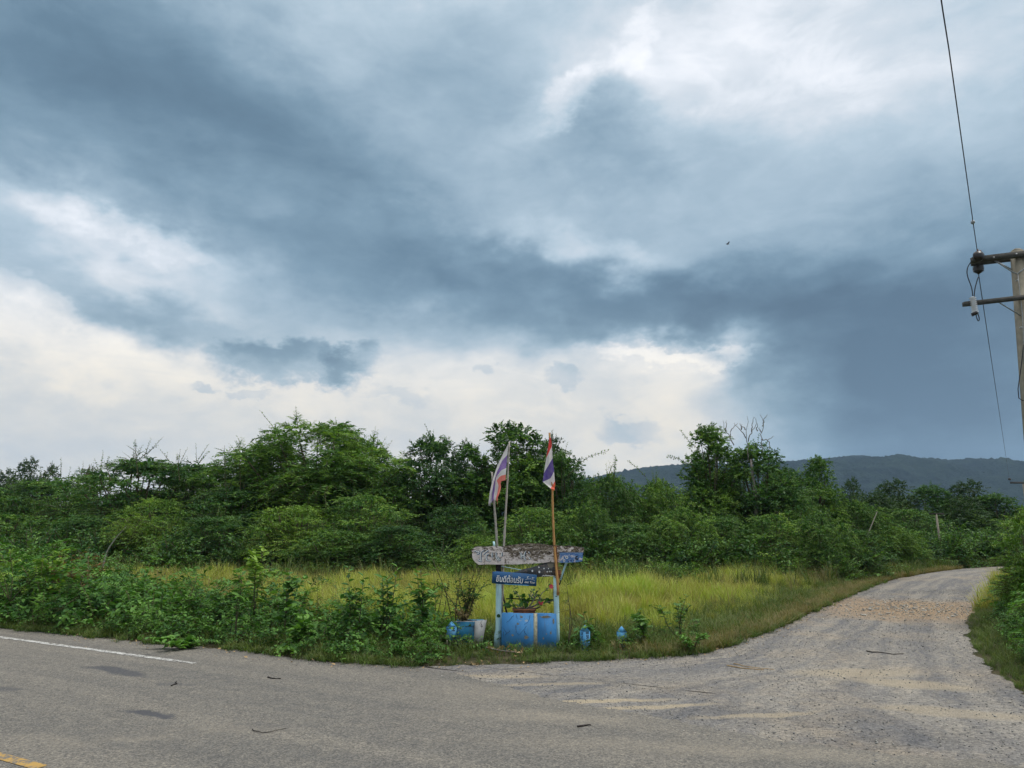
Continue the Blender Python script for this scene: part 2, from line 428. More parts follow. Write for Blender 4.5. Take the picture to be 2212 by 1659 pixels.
M['concrete_dark'] = plain('concrete_dark', (0.10, 0.095, 0.08), 0.9, 0.2, 0.4, 6)
M['steel'] = plain('galvanised_steel', (0.34, 0.35, 0.36), 0.5, 0.5, 0.2, 20, 0.001, 0.4)
M['ceramic'] = plain('brown_glaze', (0.02, 0.014, 0.012), 0.3, 0.5, 0.2, 20, 0.001)
M['porcelain'] = plain('grey_white_glaze', (0.62, 0.63, 0.64), 0.35, 0.5, 0.1, 20, 0.001)
M['wire'] = plain('wire_black', (0.02, 0.02, 0.022), 0.6, 0.3, 0.1, 20, 0.001)
M['bag'] = plain('white_plastic', (0.72, 0.73, 0.72), 0.4, 0.4, 0.12, 25, 0.004)
M['soil'] = plain('soil', (0.05, 0.04, 0.028), 0.95, 0.1, 0.4, 15)
M['flower'] = foliage('petal_pink', (0.55, 0.03, 0.07), (0.75, 0.07, 0.13), (0.8, 0.25, 0.3))
M['flower_white'] = plain('petal_white', (0.8, 0.8, 0.75), 0.6, 0.2, 0.05)
M['litter_leaf'] = plain('litter_leaf', (0.36, 0.25, 0.13), 0.85, 0.15, 0.45, 9)

# ---- ground materials
GP = lambda x, y: tuple(float(v) for v in G(x, y))
def road_patch(t, ps, px, py, sx, sy, rot=0, soft=1.0):
    g = GP(px, py)
    v = t.mapping(ps, (g[0], g[1], 0), (0, 0, R_(rot)), (sx, sy, 100))
    return t.mapr(t.grad(v), 0, soft, 0, 1, True)
PA, PB = G(0, 1378), G(385, 1430)
RD = PB - PA; RD /= np.linalg.norm(RD)            # direction of the tarred road
RN = np.array([-RD[1], RD[0], 0.0])
ROT = math.degrees(math.atan2(RD[1], RD[0]))

m, t = mat('asphalt')
ps = pos(t)
wps = t.vmath('ADD', ps, t.vmath('SCALE', t.vmath('SUBTRACT', t.noise(ps, 1.7, 4, 0.6, 'Color'), (.5, .5, .5)), scale=0.5))
al = t.mapping(ps, rot=(0, 0, R_(ROT)), scale=(9, .55, 1))
g1 = t.voro(ps, 88.0, 'Color'); g1s = t.new('ShaderNodeSeparateXYZ'); t.put(g1s.inputs[0], g1)
vd = t.voro(ps, 88.0)
big = t.noise(al, 1.1, 5, 0.6); mid_ = t.noise(ps, 7, 4, 0.6); fine = t.noise(ps, 45, 4, 0.7)
c = t.mix(t.mapr(big, .36, .64), (0.135, 0.129, 0.118), (0.205, 0.188, 0.160))
c = t.mix(t.mapr(mid_, .42, .75, 0, .5), c, (0.25, 0.225, 0.185))
c = t.mix(t.mapr(g1s.outputs[0], .0, 1.0, 0.0, .8), t.mix(1, c, (0.46, 0.46, 0.47), 'MULTIPLY'), t.mix(1, c, (2.0, 1.95, 1.85), 'MULTIPLY'))
c = t.mix(t.mapr(fine, .38, .7, .6, 0), c, (0.085, 0.082, 0.078))
ckn = t.math('ABSOLUTE', t.math('SUBTRACT', t.noise(wps, .55, 6, .62), .5))
c = t.mix(t.math('MULTIPLY', t.mapr(ckn, .001, .003, .8, 0), t.mapr(t.noise(ps, .35, 2), .60, .66)), c, (0.05, 0.048, 0.045))
for (x, y, sx, sy, r, a) in [(255, 1452, .75, .16, -ROT * 0 - 30, .75), (325, 1545, .42, .10, -18, .85), (380, 1480, .3, .1, -20, .4), (540, 1575, .35, .2, 0, .3), (0, 1490, .4, .15, 0, .5)]:
    c = t.mix(t.math('MULTIPLY', road_patch(t, wps, x, y, sx, sy, r, .5), a), c, (0.055, 0.057, 0.066))
for (x, y, sx, sy, a) in [(300, 1595, .5, .15, .4), (480, 1580, .8, .25, .3), (1180, 1550, 1.6, .35, .55), (1600, 1625, 2.6, .3, .5), (120, 1600, .6, .2, .35), (1100, 1500, 1.4, .6, .4)]:
    c = t.mix(t.math('MULTIPLY', t.math('MULTIPLY', road_patch(t, wps, x, y, sx, sy, -8, 1), a), t.mapr(fine, .3, .6)), c, (0.30, 0.26, 0.20))
M['asphalt'] = fin(m, t, princ(t, c, t.mapr(fine, .3, .7, .75, .95), 0.25, t.math('ADD', t.math('MULTIPLY', t.math('SUBTRACT', 1.0, vd), 1.0), t.math('MULTIPLY', fine, .6)), 0.006, 0.8))

m, t = mat('gravel')
ps = pos(t)
at = t.new('ShaderNodeAttribute', attribute_name='uvr'); uv = at.outputs['Vector']
wv = t.noise(ps, 0.9, 4, 0.6, 'Color')
wuv = t.vmath('ADD', uv, t.vmath('SCALE', t.vmath('SUBTRACT', wv, (.5, .5, .5)), scale=0.10))
tracks = t.noise(t.mapping(wuv, scale=(6.0, 0.12, 1), typ='POINT'), 1.6, 5, 0.6)
tracks2 = t.noise(t.mapping(wuv, scale=(30.0, 0.5, 1), typ='POINT'), 1.3, 4, 0.6)
big = t.noise(ps, 0.55, 6, 0.65); mid_ = t.noise(ps, 5, 5, 0.65); fine = t.noise(ps, 38, 4, .7)
vc = t.voro(ps, 48.0, 'Color'); vs_ = t.new('ShaderNodeSeparateXYZ'); t.put(vs_.inputs[0], vc); vd = t.voro(ps, 48.0)
c = t.mix(t.mapr(tracks, .42, .58), (0.135, 0.133, 0.134), (0.255, 0.235, 0.203))
c = t.mix(t.mapr(tracks2, .45, .75, 0, .55), c, (0.34, 0.30, 0.235))
c = t.mix(t.mapr(big, .50, .66, 0, .6), c, (0.33, 0.27, 0.19))
c = t.mix(t.mapr(mid_, .4, .7, .4, 0), c, (0.14, 0.137, 0.138))
c = t.mix(vs_.outputs[0], t.mix(1, c, (0.7, 0.7, 0.71), 'MULTIPLY'), t.mix(1, c, (1.38, 1.36, 1.33), 'MULTIPLY'))
for (x, y, sx, sy, a) in [(1620, 1545, 1.7, .55, .5), (1900, 1600, 1.5, .5, .4), (1300, 1480, 1.8, .5, .35)]:
    c = t.mix(t.math('MULTIPLY', road_patch(t, t.vmath('ADD', ps, t.vmath('SCALE', t.vmath('SUBTRACT', wv, (.5, .5, .5)), scale=1.5)), x, y, sx, sy, 0, .8), a), c, t.mix(1, c, (.62, .63, .67), 'MULTIPLY'))
pt = t.math('MULTIPLY', road_patch(t, t.vmath('ADD', ps, t.vmath('SCALE', t.vmath('SUBTRACT', t.noise(ps, 1.5, 4, .6, 'Color'), (.5, .5, .5)), scale=2.6)), 1960, 1316, 3.1, 3.0, 0, .8), 0.85)
c = t.mix(pt, c, t.mix(vs_.outputs[1], (0.20, 0.125, 0.065), (0.40, 0.29, 0.18)))
for (x, y, sx, sy, r, a) in [(1265, 1515, 1.1, .10, 4, .9), (1400, 1528, .9, .09, 8, .8), (1640, 1545, .8, .09, 9, .6), (1080, 1462, .8, .10, 0, .5), (1180, 1478, .9, .08, 3, .5), (1850, 1455, 1.0, .35, 0, .55), (1980, 1480, .8, .3, -25, .6), (2060, 1540, 1.0, .25, -20, .5)]:
    c = t.mix(t.math('MULTIPLY', road_patch(t, t.vmath('ADD', ps, t.vmath('SCALE', t.vmath('SUBTRACT', t.noise(ps, 2.5, 4, .6, 'Color'), (.5, .5, .5)), scale=.25)), x, y, sx, sy, r, .6), a), c, (0.36, 0.30, 0.21))
M['gravel'] = fin(m, t, princ(t, c, .93, 0.15, t.math('ADD', t.math('SUBTRACT', t.math('MULTIPLY', fine, .8), vd), t.math('MULTIPLY', mid_, 1.5)), 0.014, 0.8))

m, t = mat('soil_ground')
ps = pos(t)
c = t.ramp(t.noise(ps, 1.3, 8, .65), [(.35, (0.035, 0.04, 0.018)), (.5, (0.07, 0.06, 0.035)), (.65, (0.11, 0.085, 0.05))])
c = t.mix(t.mapr(t.noise(ps, 0.05, 4), .4, .6, 0, .7), c, (0.03, 0.05, 0.018))
M['ground'] = fin(m, t, princ(t, c, .95, .1, t.noise(ps, 20, 5, .7), 0.03, .8))

m, t = mat('hill_forest')
ps = pos(t)
c = t.ramp(t.noise(ps, 0.022, 8, .78), [(.38, (0.003, 0.008, 0.006)), (.5, (0.010, 0.020, 0.013)), (.66, (0.026, 0.042, 0.024))])
M['hill'] = fin(m, t, princ(t, c, .95, .05, t.noise(ps, 0.16, 5, .7), 6.0, 1.0))

def line_mat(name, col):
    m, t = mat(name); ps = pos(t)
    f = t.mapr(t.math('ADD', t.math('MULTIPLY', t.noise(ps, 14, 5, .7), .6), t.math('MULTIPLY', t.noise(ps, 60, 3, .7), .4)), .47, .55)
    c = t.mix(f, col, (0.15, 0.14, 0.125))
    return fin(m, t, princ(t, c, .8, .2, t.noise(ps, 60, 3, .7), .003, .6))
M['line_white'] = line_mat('line_white', (0.50, 0.49, 0.46))
M['line_yellow'] = line_mat('line_yellow', (0.42, 0.26, 0.075))

# ================================================================== GROUND, ROADS, HILLS
def struct(o): o['kind'] = 'structure'; return o
# one ground sheet to the horizon
gs = np.array([[-2900, -600, -0.004], [2900, -600, -0.004], [2900, 2600, -0.004], [-2900, 2600, -0.004]])
struct(part('ground', M1(gs, [(0, 1, 2, 3)]), M['ground']))

def resample(pts, k):
    pts = np.asarray(pts, float); d = np.concatenate([[0], np.cumsum(np.linalg.norm(np.diff(pts, axis=0), axis=1))])
    s = np.linspace(0, d[-1], k)
    return np.stack([np.interp(s, d, pts[:, i]) for i in range(3)], 1)
def rough_edge(pts, k, amp=0.05):
    p = resample(pts, k)
    nz = np.convolve(rng.normal(0, 1, k + 8), np.ones(5) / 5, 'same')[4:-4] + 0.4 * rng.normal(0, 1, k)
    tg = norm(np.gradient(p, axis=0)); nn = np.stack([-tg[:, 1], tg[:, 0], 0 * tg[:, 0]], 1)
    return p + nn * (nz * amp)[:, None]

# far edge of the tar: grass side then gravel side
edge_grass = [G(*q) for q in [(0, 1357), (170, 1374), (340, 1392), (520, 1405), (600, 1418), (700, 1430), (800, 1436), (870, 1440)]]
edge_gravel = [G(*q) for q in [(870, 1440), (980, 1456), (1080, 1480), (1190, 1512), (1300, 1528), (1450, 1557), (1600, 1588), (1750, 1612), (2000, 1638), (2212, 1654), (2500, 1690)]]
far_l = edge_grass[0] - RD * 60; far_r = edge_gravel[-1] + RD * 50
e1 = np.concatenate([[far_l], rough_edge(edge_grass, 200, .06)])
e2 = rough_edge(edge_gravel[0:], 300, .045)
edge = np.concatenate([e1, e2, [far_r]])
sA = (edge - PA) @ RD; nA = (edge - PA) @ RN
o_ = np.argsort(sA); sA, nA = sA[o_], nA[o_]; sA += np.arange(len(sA)) * 1e-4
edge = PA + sA[:, None] * RD + nA[:, None] * RN
near = PA + sA[:, None] * RD - 7.5 * RN
asp = np.concatenate([edge, near]); asp[:, 2] = 0.008
k = len(edge); i = np.arange(k - 1)
struct(part('road', M1(asp, [np.stack([i, i + k, i + k + 1, i + 1], 1)]), M['asphalt']))

# gravel side road as a strip, with along/across coordinates
gl = [G(*q) for q in [(560, 1500), (860, 1441), (1050, 1437), (1290, 1427), (1430, 1420), (1530, 1411), (1600, 1387), (1660, 1363), (1750, 1325), (1820, 1293), (1880, 1268), (1930, 1252), (2010, 1237), (2080, 1229), (2150, 1224)]]
gr = [G(*q) for q in [(3100, 1900), (2800, 1700), (2450, 1590), (2300, 1535), (2212, 1497), (2150, 1455), (2105, 1410), (2090, 1370), (2095, 1335), (2120, 1300), (2150, 1275), (2162, 1255), (2172, 1244), (2250, 1238), (2330, 1236)]]
gl += [gl[-1] + np.array([6, 0.3, 0]), gl[-1] + np.array([30, -1, 0])]
gr += [gr[-1] + np.array([3.5, 0.2, 0]), gr[-1] + np.array([28, -1, 0])]
def smooth_line(pts, k):
    p = resample(pts, k); ker = np.ones(7) / 7
    q = np.stack([np.convolve(np.pad(p[:, i], 3, mode='edge'), ker, 'valid') for i in range(3)], 1); q[0] = p[0]; q[-1] = p[-1]; return q
def param_line(pts, T, per):
    # keep the hand matched stations: station j of left faces station j of right
    pts = np.asarray(pts); s = np.linspace(0, len(pts) - 1, T); a = np.arange(len(pts))
    p = np.stack([np.interp(s, a, pts[:, i]) for i in range(3)], 1)
    ker = np.ones(per) / per; h = per // 2
    return np.stack([np.convolve(np.pad(p[:, i], h, mode='edge'), ker, 'valid') for i in range(3)], 1)
T, U = 330, 28
Lp = param_line(gl, T, 9); Rp = param_line(gr, T, 9)
jl = np.convolve(rng.normal(0, .05, T), np.ones(3) / 3, 'same'); jr = np.convolve(rng.normal(0, .05, T), np.ones(3) / 3, 'same')
tl = norm(np.gradient(Lp, axis=0)); tr_ = norm(np.gradient(Rp, axis=0))
Lp2 = Lp + np.stack([-tl[:, 1], tl[:, 0], 0 * jl], 1) * jl[:, None]; Rp2 = Rp + np.stack([-tr_[:, 1], tr_[:, 0], 0 * jr], 1) * jr[:, None]
u = np.linspace(0, 1, U)
V = Lp2[:, None] * (1 - u)[None, :, None] + Rp2[:, None] * u[None, :, None]
V[..., 2] = 0.004
mid_len = np.concatenate([[0], np.cumsum(np.linalg.norm(np.diff((Lp + Rp) / 2, axis=0), axis=1))])
uvr = np.stack([np.broadcast_to(u, (T, U)), np.broadcast_to(mid_len[:, None], (T, U)), np.zeros((T, U))], -1)
i = (np.arange(T - 1)[:, None] * U + np.arange(U - 1)[None]).reshape(-1)
me = mk_mesh('gravel_road', V.reshape(-1, 3), [np.stack([i, i + 1, i + U + 1, i + U], 1)], [M['gravel']], None, {'uvr': ('FLOAT_VECTOR', uvr.reshape(-1, 3))})
o = bpy.data.objects.new('gravel_road', me); COL.objects.link(o); struct(o)
GRAVEL_POLY = np.concatenate([Lp[:, :2], Rp[::-1, :2]])
ASPH_POLY = asp_poly = np.concatenate([edge[:, :2], near[::-1, :2]])

def inside(poly, P2):
    x, y = P2[:, 0], P2[:, 1]; r = np.zeros(len(P2), bool)
    a = poly; b = np.roll(poly, -1, 0)
    for (x1, y1), (x2, y2) in zip(a, b):
        if y1 == y2: continue
        c_ = ((y1 > y) != (y2 > y)) & (x < (x2 - x1) * (y - y1) / (y2 - y1) + x1)
        r ^= c_
    return r
def on_road(P2): return inside(ASPH_POLY[::2], P2) | inside(GRAVEL_POLY[::3], P2)
def dist_edge(P2, line):
    d = np.full(len(P2), 1e9)
    for s in range(0, len(line), 2):
        d = np.minimum(d, np.hypot(P2[:, 0] - line[s, 0], P2[:, 1] - line[s, 1]))
    return d

def strip(name, a, b, wd, z, m_):
    d = norm(b - a); nn = np.array([-d[1], d[0], 0])
    k = 60; s = np.linspace(0, 1, k)[:, None]
    p = a + (b - a) * s
    V = np.concatenate([p + nn * wd / 2, p - nn * wd / 2]); V[:, 2] = z
    i = np.arange(k - 1)
    return struct(part(name, M1(V, [np.stack([i, i + k, i + k + 1, i + 1], 1)]), m_))
strip('white_edge_line', PA - RD * 50, PB, 0.095, 0.012, M['line_white'])
strip('white_edge_line', PB + RD * .02, PB + RD * .30, 0.06, 0.012, M['line_white'])
YA, YB = G(-30, 1634), G(88, 1661)
strip('yellow_centre_line', YB - RD * 45, YB, 0.095, 0.012, M['line_yellow'])

# hills far behind on the right
ridge = [(-2600, 1128), (-900, 1124), (900, 1105), (1100, 1070), (1200, 1045), (1290, 1021), (1350, 1010), (1420, 1005), (1500, 1004), (1600, 998), (1680, 990), (1740, 984), (1800, 988), (1870, 992), (1960, 994), (2040, 998), (2100, 993), (2160, 988), (2212, 983), (2400, 975), (2800, 990), (3300, 1030), (4200, 1100)]
HY = 1500.0
nx, ny = 900, 70
xs = np.linspace(-1200, 2600, nx)
prof = np.interp(xs, [P(q[0], 0, HY)[0] for q in ridge], [P(*q, HY)[2] for q in ridge])
yy = np.linspace(0, 1, ny)
from mathutils import noise as mn
HV = np.zeros((ny, nx, 3))
H1 = np.array([[mn.noise(Vector((x * .012, y * 9.0, 1.3))) for x in xs[::2]] for y in yy]); H1 = np.repeat(H1, 2, 1)[:, :nx]
for j, y_ in enumerate(yy):
    hz = np.sin(y_ * pi / 2) ** 0.75 if y_ < .86 else 1.0
    yv = HY - 520 + 520 * min(y_ / .86, 1.0) + (max(0, y_ - .86) / .14) * 200
    top = prof * (hz if y_ <= .86 else 1 - ((y_ - .86) / .14) * .35)
    bump = H1[j] * 20 * np.sin(min(y_ / .86, 1) * pi) + rng.normal(0, 1.3, nx)
    HV[j, :, 0] = xs + rng.normal(0, .6, nx); HV[j, :, 1] = yv + rng.normal(0, 2.0, nx); HV[j, :, 2] = np.maximum(top + bump, -0.5) if j else -0.5
i = (np.arange(ny - 1)[:, None] * nx + np.arange(nx - 1)[None]).reshape(-1)
struct(part('hill', M1(HV.reshape(-1, 3), [np.stack([i, i + 1, i + nx + 1, i + nx], 1)]), M['hill'], smooth=False))

# ================================================================== FOLIAGE GENERATORS
def jit(k, s): return rng.normal(0, s, (k, 3))
UP = np.array([0, 0, 1.0])
def sprays(mb, O, D, Ln, k, ls, lw, droop=0.2, angle=0.55, njit=0.45, big=False, tint0=None, twig=True, ldroop=0.0, tw=0.006):
    """branchlets from O along D carrying k leaves in two rows"""
    Mn = len(O)
    if not Mn: return
    D = norm(D); Ln = np.broadcast_to(Ln, (Mn,))
    tt = (np.arange(k) + 0.6) / k
    t_ = np.clip(tt[None] + rng.uniform(-.03, .03, (Mn, k)), 0, 1)
    Pp = O[:, None] + D[:, None] * (Ln[:, None] * t_)[..., None]; Pp[..., 2] -= droop * Ln[:, None] * t_ ** 2
    tang = D[:, None] + np.zeros_like(Pp); tang[..., 2] -= 2 * droop * t_; tang = norm(tang)
    S = norm(np.cross(D, UP + jit(Mn, .25)))
    sg = np.where(np.arange(k) % 2 == 0, 1.0, -1.0)
    ld = norm(S[:, None] * sg[None, :, None] + tang * angle + rng.normal(0, .25, (Mn, k, 3)) + np.array([0, 0, -ldroop]))
    nr = norm(UP + rng.normal(0, njit, (Mn, k, 3)))
    sz = rng.uniform(.6, 1.3, (Mn, k)) * (1 - .35 * t_)
    ti = rng.uniform(.0, 1.0, Mn) if tint0 is None else tint0
    ti = np.clip(ti[:, None] + rng.normal(0, .13, (Mn, k)) + .18 * t_, 0, 1)
    f = leaf_big if big else leaf_small
    V, q = f(Pp.reshape(-1, 3), ld.reshape(-1, 3), nr.reshape(-1, 3), (ls * sz).ravel(), (lw * sz).ravel())
    mb.add(V, [q], 0, np.repeat(ti.ravel(), 6 if big else 4))
    if twig:
        a = O; b = O + D * (Ln * .5)[:, None]; b[:, 2] -= droop * Ln * .25; c = O + D * Ln[:, None]; c[:, 2] -= droop * Ln
        s = S * tw; s2 = norm(np.cross(D, S)) * tw
        V = np.stack([a - s, a + s, b + s, b - s, b - s * .6, b + s * .6, c + s * .2, c - s * .2], 1)
        q = (np.arange(Mn)[:, None] * 8 + np.arange(4)[None]); q = np.concatenate([q, q + 4])
        mb.add(V.reshape(-1, 3), [q], 1, .5)
        V = np.stack([a - s2, a + s2, c + s2 * .2, c - s2 * .2], 1)
        mb.add(V.reshape(-1, 3), [np.arange(Mn * 4).reshape(-1, 4)], 1, .5)

def sph(k, zmin=-0.35):
    z = rng.uniform(zmin, 1, k); a = rng.uniform(0, 2 * pi, k); r = np.sqrt(np.clip(1 - z * z, 0, 1))
    return np.stack([r * np.cos(a), r * np.sin(a), z], 1)

def build_tree(name, Rr, H, z0, lobes, nspr, k, ls, lw, leafm, style='layer', shoots=6, stems=3, lobe_r=(.34, .5), big=False, fill=.22, droop=.2):
    """returns (trunk mesh, crown mesh): crown is a heap of lobes between z0 and H"""
    mb = MB(); tb = MB()
    Hc = (H - z0)
    C = []; Rl = []
    zc = z0 + Hc * .42
    for j in range(lobes):
        zf = ((j + rng.uniform(.1, .9)) / lobes) ** .85
        r = Rr * rng.uniform(*lobe_r) * (1.0 - .38 * zf)
        z = z0 + Hc * zf
        env = Rr * math.sqrt(max(0.02, 1 - ((z - zc) / (H - zc if z > zc else zc - z0 + .6 * Hc)) ** 2)) * rng.uniform(.8, 1.12)
        z = min(z, H - r * rng.uniform(.3, .7))
        a = j * 2.399 + rng.normal(0, .4); rr = max(0, env - r * .75) * rng.uniform(.55, 1.0)
        C.append((rr * cos(a), rr * sin(a), z)); Rl.append(r)
    for j in range(max(3, lobes // 5)):
        C.append((rng.normal(0, .2 * Rr), rng.normal(0, .2 * Rr), z0 + Hc * rng.uniform(.2, .6))); Rl.append(Rr * .42)
    lobes = len(C)
    C = np.array(C); Rl = np.array(Rl)
    # stems
    for s_ in range(stems):
        a = rng.uniform(0, 2 * pi); b0 = np.array([cos(a), sin(a), 0]) * rng.uniform(0, .12) * (stems > 1)
        c = C[rng.integers(0, lobes)] if s_ else C[0]
        mid = b0 * .5 + c * np.array([.35, .35, .5]) + jit(1, .06)[0]
        V, F = tube(resample([b0 + [0, 0, -.05], mid, c], 7), np.linspace(.055 * H / 4, .018, 7), 6); tb.add(V, F)
    for c in C:
        o_ = np.array([c[0] * .3, c[1] * .3, max(.2, c[2] * .5)])
        V, F = tube([o_, (o_ + c) / 2 + jit(1, .08)[0], c], [.03, .02, .01], 4, False); tb.add(V, F)
    wts = Rl ** 2 / (Rl ** 2).sum()
    for c, r, wt in zip(C, Rl, wts):
        ns = int(nspr * wt)
        d = sph(ns, -.55)
        sq = np.array([1.4, 1.4, .42]) if style == 'layer' else np.array([1.12, 1.12, .8])
        O = c + d * sq * r * rng.uniform(.45, .95, (ns, 1))
        hz = d.copy(); hz[:, 2] = 0; hz = norm(hz + jit(ns, .2) * [1, 1, 0])
        if style == 'layer':
            D = norm(d * [.4, .4, .2] + hz * 1.0 + jit(ns, .2) + [0, 0, .10]); dr = .16
        elif style == 'feather':
            D = norm(d * .8 + hz * .4 + jit(ns, .3) + [0, 0, .25]); dr = .55
        else:
            D = norm(d * .9 + jit(ns, .35) + [0, 0, .15]); dr = droop
        tint = np.clip(rng.uniform(.22, .72) + rng.normal(0, .17, ns), 0, 1)
        sprays(mb, O, D, rng.uniform(.75, 1.25, ns) * r * .62, k, ls, lw, dr, .5, .35 if style == 'layer' else .6, big, tint)
        # interior
        nf = int(ns * k * fill / 3)
        pf = c + sph(nf, -1) * sq * r * rng.uniform(.1, .75, (nf, 1))
        V, q = leaf_small(pf, norm(jit(nf, 1)), norm(jit(nf, 1)), np.full(nf, min(.14, ls * 2.0)), np.full(nf, min(.10, ls * 1.5))); mb.add(V, [q], 0, .4)
    if shoots:
        cc = C[np.argsort(-C[:, 2])[rng.integers(0, max(4, lobes // 2), shoots)]]
        O = cc + UP * (Rl.mean() * .25)
        D = norm(np.array([0, 0, 1.0]) + jit(shoots, .32))
        sprays(mb, O, D, rng.uniform(.5, 1.0, shoots) * Rr * .42, 14, ls * .85, lw * .85, .10, .6, .6, big, np.full(shoots, .5), tw=.008)
    return (tb.mesh(name + '_trunk', [M['bark']]), mb.mesh(name + '_crown', [leafm, M['twig']]))

TREES = {}
TREES['feather'] = build_tree('feather', 2.7, 5.2, 1.0, 44, 2700, 15, .19, .042, M['leaf_mid'], 'feather', 34, 3, (.17, .30))
TREES['broad'] = build_tree('broad', 2.2, 5.4, .8, 42, 2600, 12, .13, .075, M['leaf_mid'], 'round', 14, 2, (.18, .34))
TREES['broad_b'] = build_tree('broad_b', 2.0, 4.8, .5, 26, 2300, 12, .12, .068, M['leaf_deep'], 'round', 12, 3, (.26, .42))
TREES['layer_a'] = build_tree('layer_a', 2.6, 3.1, .1, 46, 2900, 13, .085, .050, M['leaf_mid'], 'layer', 12, 4, (.18, .36))
TREES['layer_b'] = build_tree('layer_b', 2.3, 3.4, .1, 46, 2800, 13, .085, .050, M['leaf_deep'], 'layer', 18, 4, (.18, .38))
TREES['layer_c'] = build_tree('layer_c', 2.5, 2.6, .05, 42, 2800, 13, .08, .048, M['leaf_light'], 'layer', 10, 4, (.18, .34))
TREES['arch'] = build_tree('arch', 2.4, 3.2, .1, 38, 2700, 13, .11, .046, M['leaf_mid'], 'round', 26, 4, (.2, .36), droop=.6)
TREES['slim'] = build_tree('slim', 1.4, 5.0, .3, 26, 1900, 12, .10, .055, M['leaf_mid'], 'round', 8, 1, (.3, .48))
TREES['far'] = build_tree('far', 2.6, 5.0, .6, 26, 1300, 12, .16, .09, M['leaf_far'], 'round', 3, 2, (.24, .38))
TREES['brown'] = build_tree('brown', 2.4, 4.5, .6, 22, 900, 12, .15, .08, M['leaf_brown'], 'round', 5, 2, (.24, .38))
TREES['bright'] = build_tree('bright', 1.5, 2.2, .05, 18, 1500, 14, .07, .034, M['leaf_light'], 'layer', 6, 3, (.26, .42))
DIM = {'feather': (2.7, 5.2), 'broad': (2.2, 5.4), 'broad_b': (2.0, 4.8), 'layer_a': (2.6, 3.1), 'layer_b': (2.3, 3.4), 'layer_c': (2.5, 2.6), 'arch': (2.4, 3.2), 'slim': (1.4, 5.0), 'far': (2.6, 5.0), 'brown': (2.4, 4.5), 'bright': (1.5, 2.2)}
FIRST = {}
def place(kind, px, top, half, Y, label, name='tree', cat='tree', group=None, rz=None, z=0.0):
    """stand a tree so its top is seen at (px, top) and its half width is `half` pixels, at distance Y"""
    tp = P(px, top, Y); rw, h = DIM[kind]
    sz = (tp[2] - z) / (h * 1.03); sx = half / FPX * Y / rw
    tm, cm = TREES[kind]
    if kind not in FIRST:
        r = thing(name, label, cat, (tp[0], Y, z), group)
        for nm, me in (('trunk', tm), ('crown', cm)):
            ob = bpy.data.objects.new(nm, me); COL.objects.link(ob); ob.parent = r
        FIRST[kind] = r
    else:
        r = copy_tree(FIRST[kind]); r.name = name; r.location = (tp[0], Y, z); r['label'] = label; r['category'] = cat
        if 'group' in r: del r['group']
        if group: r['group'] = group
    r.scale = (sx, sx * .9, sz); r.rotation_euler = (0, 0, rng.uniform(0, 6.28) if rz is None else rz)
    return r

T_ = 'trees rising above the thicket'; S_ = 'shrubs of the thicket behind the grass field'
place('far', 62, 994, 52, 60, 'dark round-topped tree far off at the left edge of the skyline', group='distant trees on the left skyline')
place('far', 112, 1006, 40, 62, 'smaller dark round tree just right of the leftmost skyline tree', group='distant trees on the left skyline')
place('brown', 192, 1006, 40, 58, 'thin brownish tree far off, left of the spiky-topped shrub', group='distant trees on the left skyline')
place('far', 10, 1018, 60, 70, 'pale green distant tree cut by the left edge of the picture', group='distant trees on the left skyline')
place('layer_b', 310, 982, 175, 27, 'wide dark thorny tree with wispy shoots above the left thicket', group=T_)
place('layer_b', 425, 992, 150, 28, 'low dark tree with ragged top between spiky shrub and big feathery tree', group=T_)
place('feather', 690, 910, 225, 27, 'largest tree left of the flags, feathery drooping leaves', group=T_)
place('feather', 575, 955, 150, 28, 'feathery tree on the left shoulder of the largest left tree', group=T_)
place('feather', 785, 945, 120, 28.5, 'thin open feathery tree on the right shoulder of the largest left tree', group=T_)
place('broad_b', 935, 938, 115, 27, 'pointed dark tree just left of the tree behind the flags', group=T_)
place('broad', 1105, 915, 150, 27, 'tall broad-leaved tree right behind the two flags', group=T_)
place('broad_b', 1215, 975, 90, 26, 'dark tree at the right foot of the tree behind the flags', group=T_)
place('slim', 1530, 914, 90, 26, 'tall narrow tree with pointed top beside the bare branches', group=T_)
place('broad_b', 1630, 958, 115, 26, 'dense dark tree below the bare dead branches', group=T_)
place('slim', 1765, 982, 62, 27, 'light airy tree with two upright leafy tips in front of the hill', group=T_)
place('far', 1838, 1036, 42, 45, 'small hazy tree between the airy tree and the round tree', group=T_)
place('far', 1925, 1040, 82, 38, 'dark flat-topped round tree left of the small bare post', group=T_)
place('broad_b', 2010, 1048, 90, 38, 'dark tree behind the small bare post', group=T_)
place('far', 2085, 1042, 85, 38, 'double-tipped dark tree near the right end of the tree line', group=T_)
place('broad_b', 2145, 1066, 85, 37, 'last dark tree of the line, sloping down towards the far pole', group=T_)

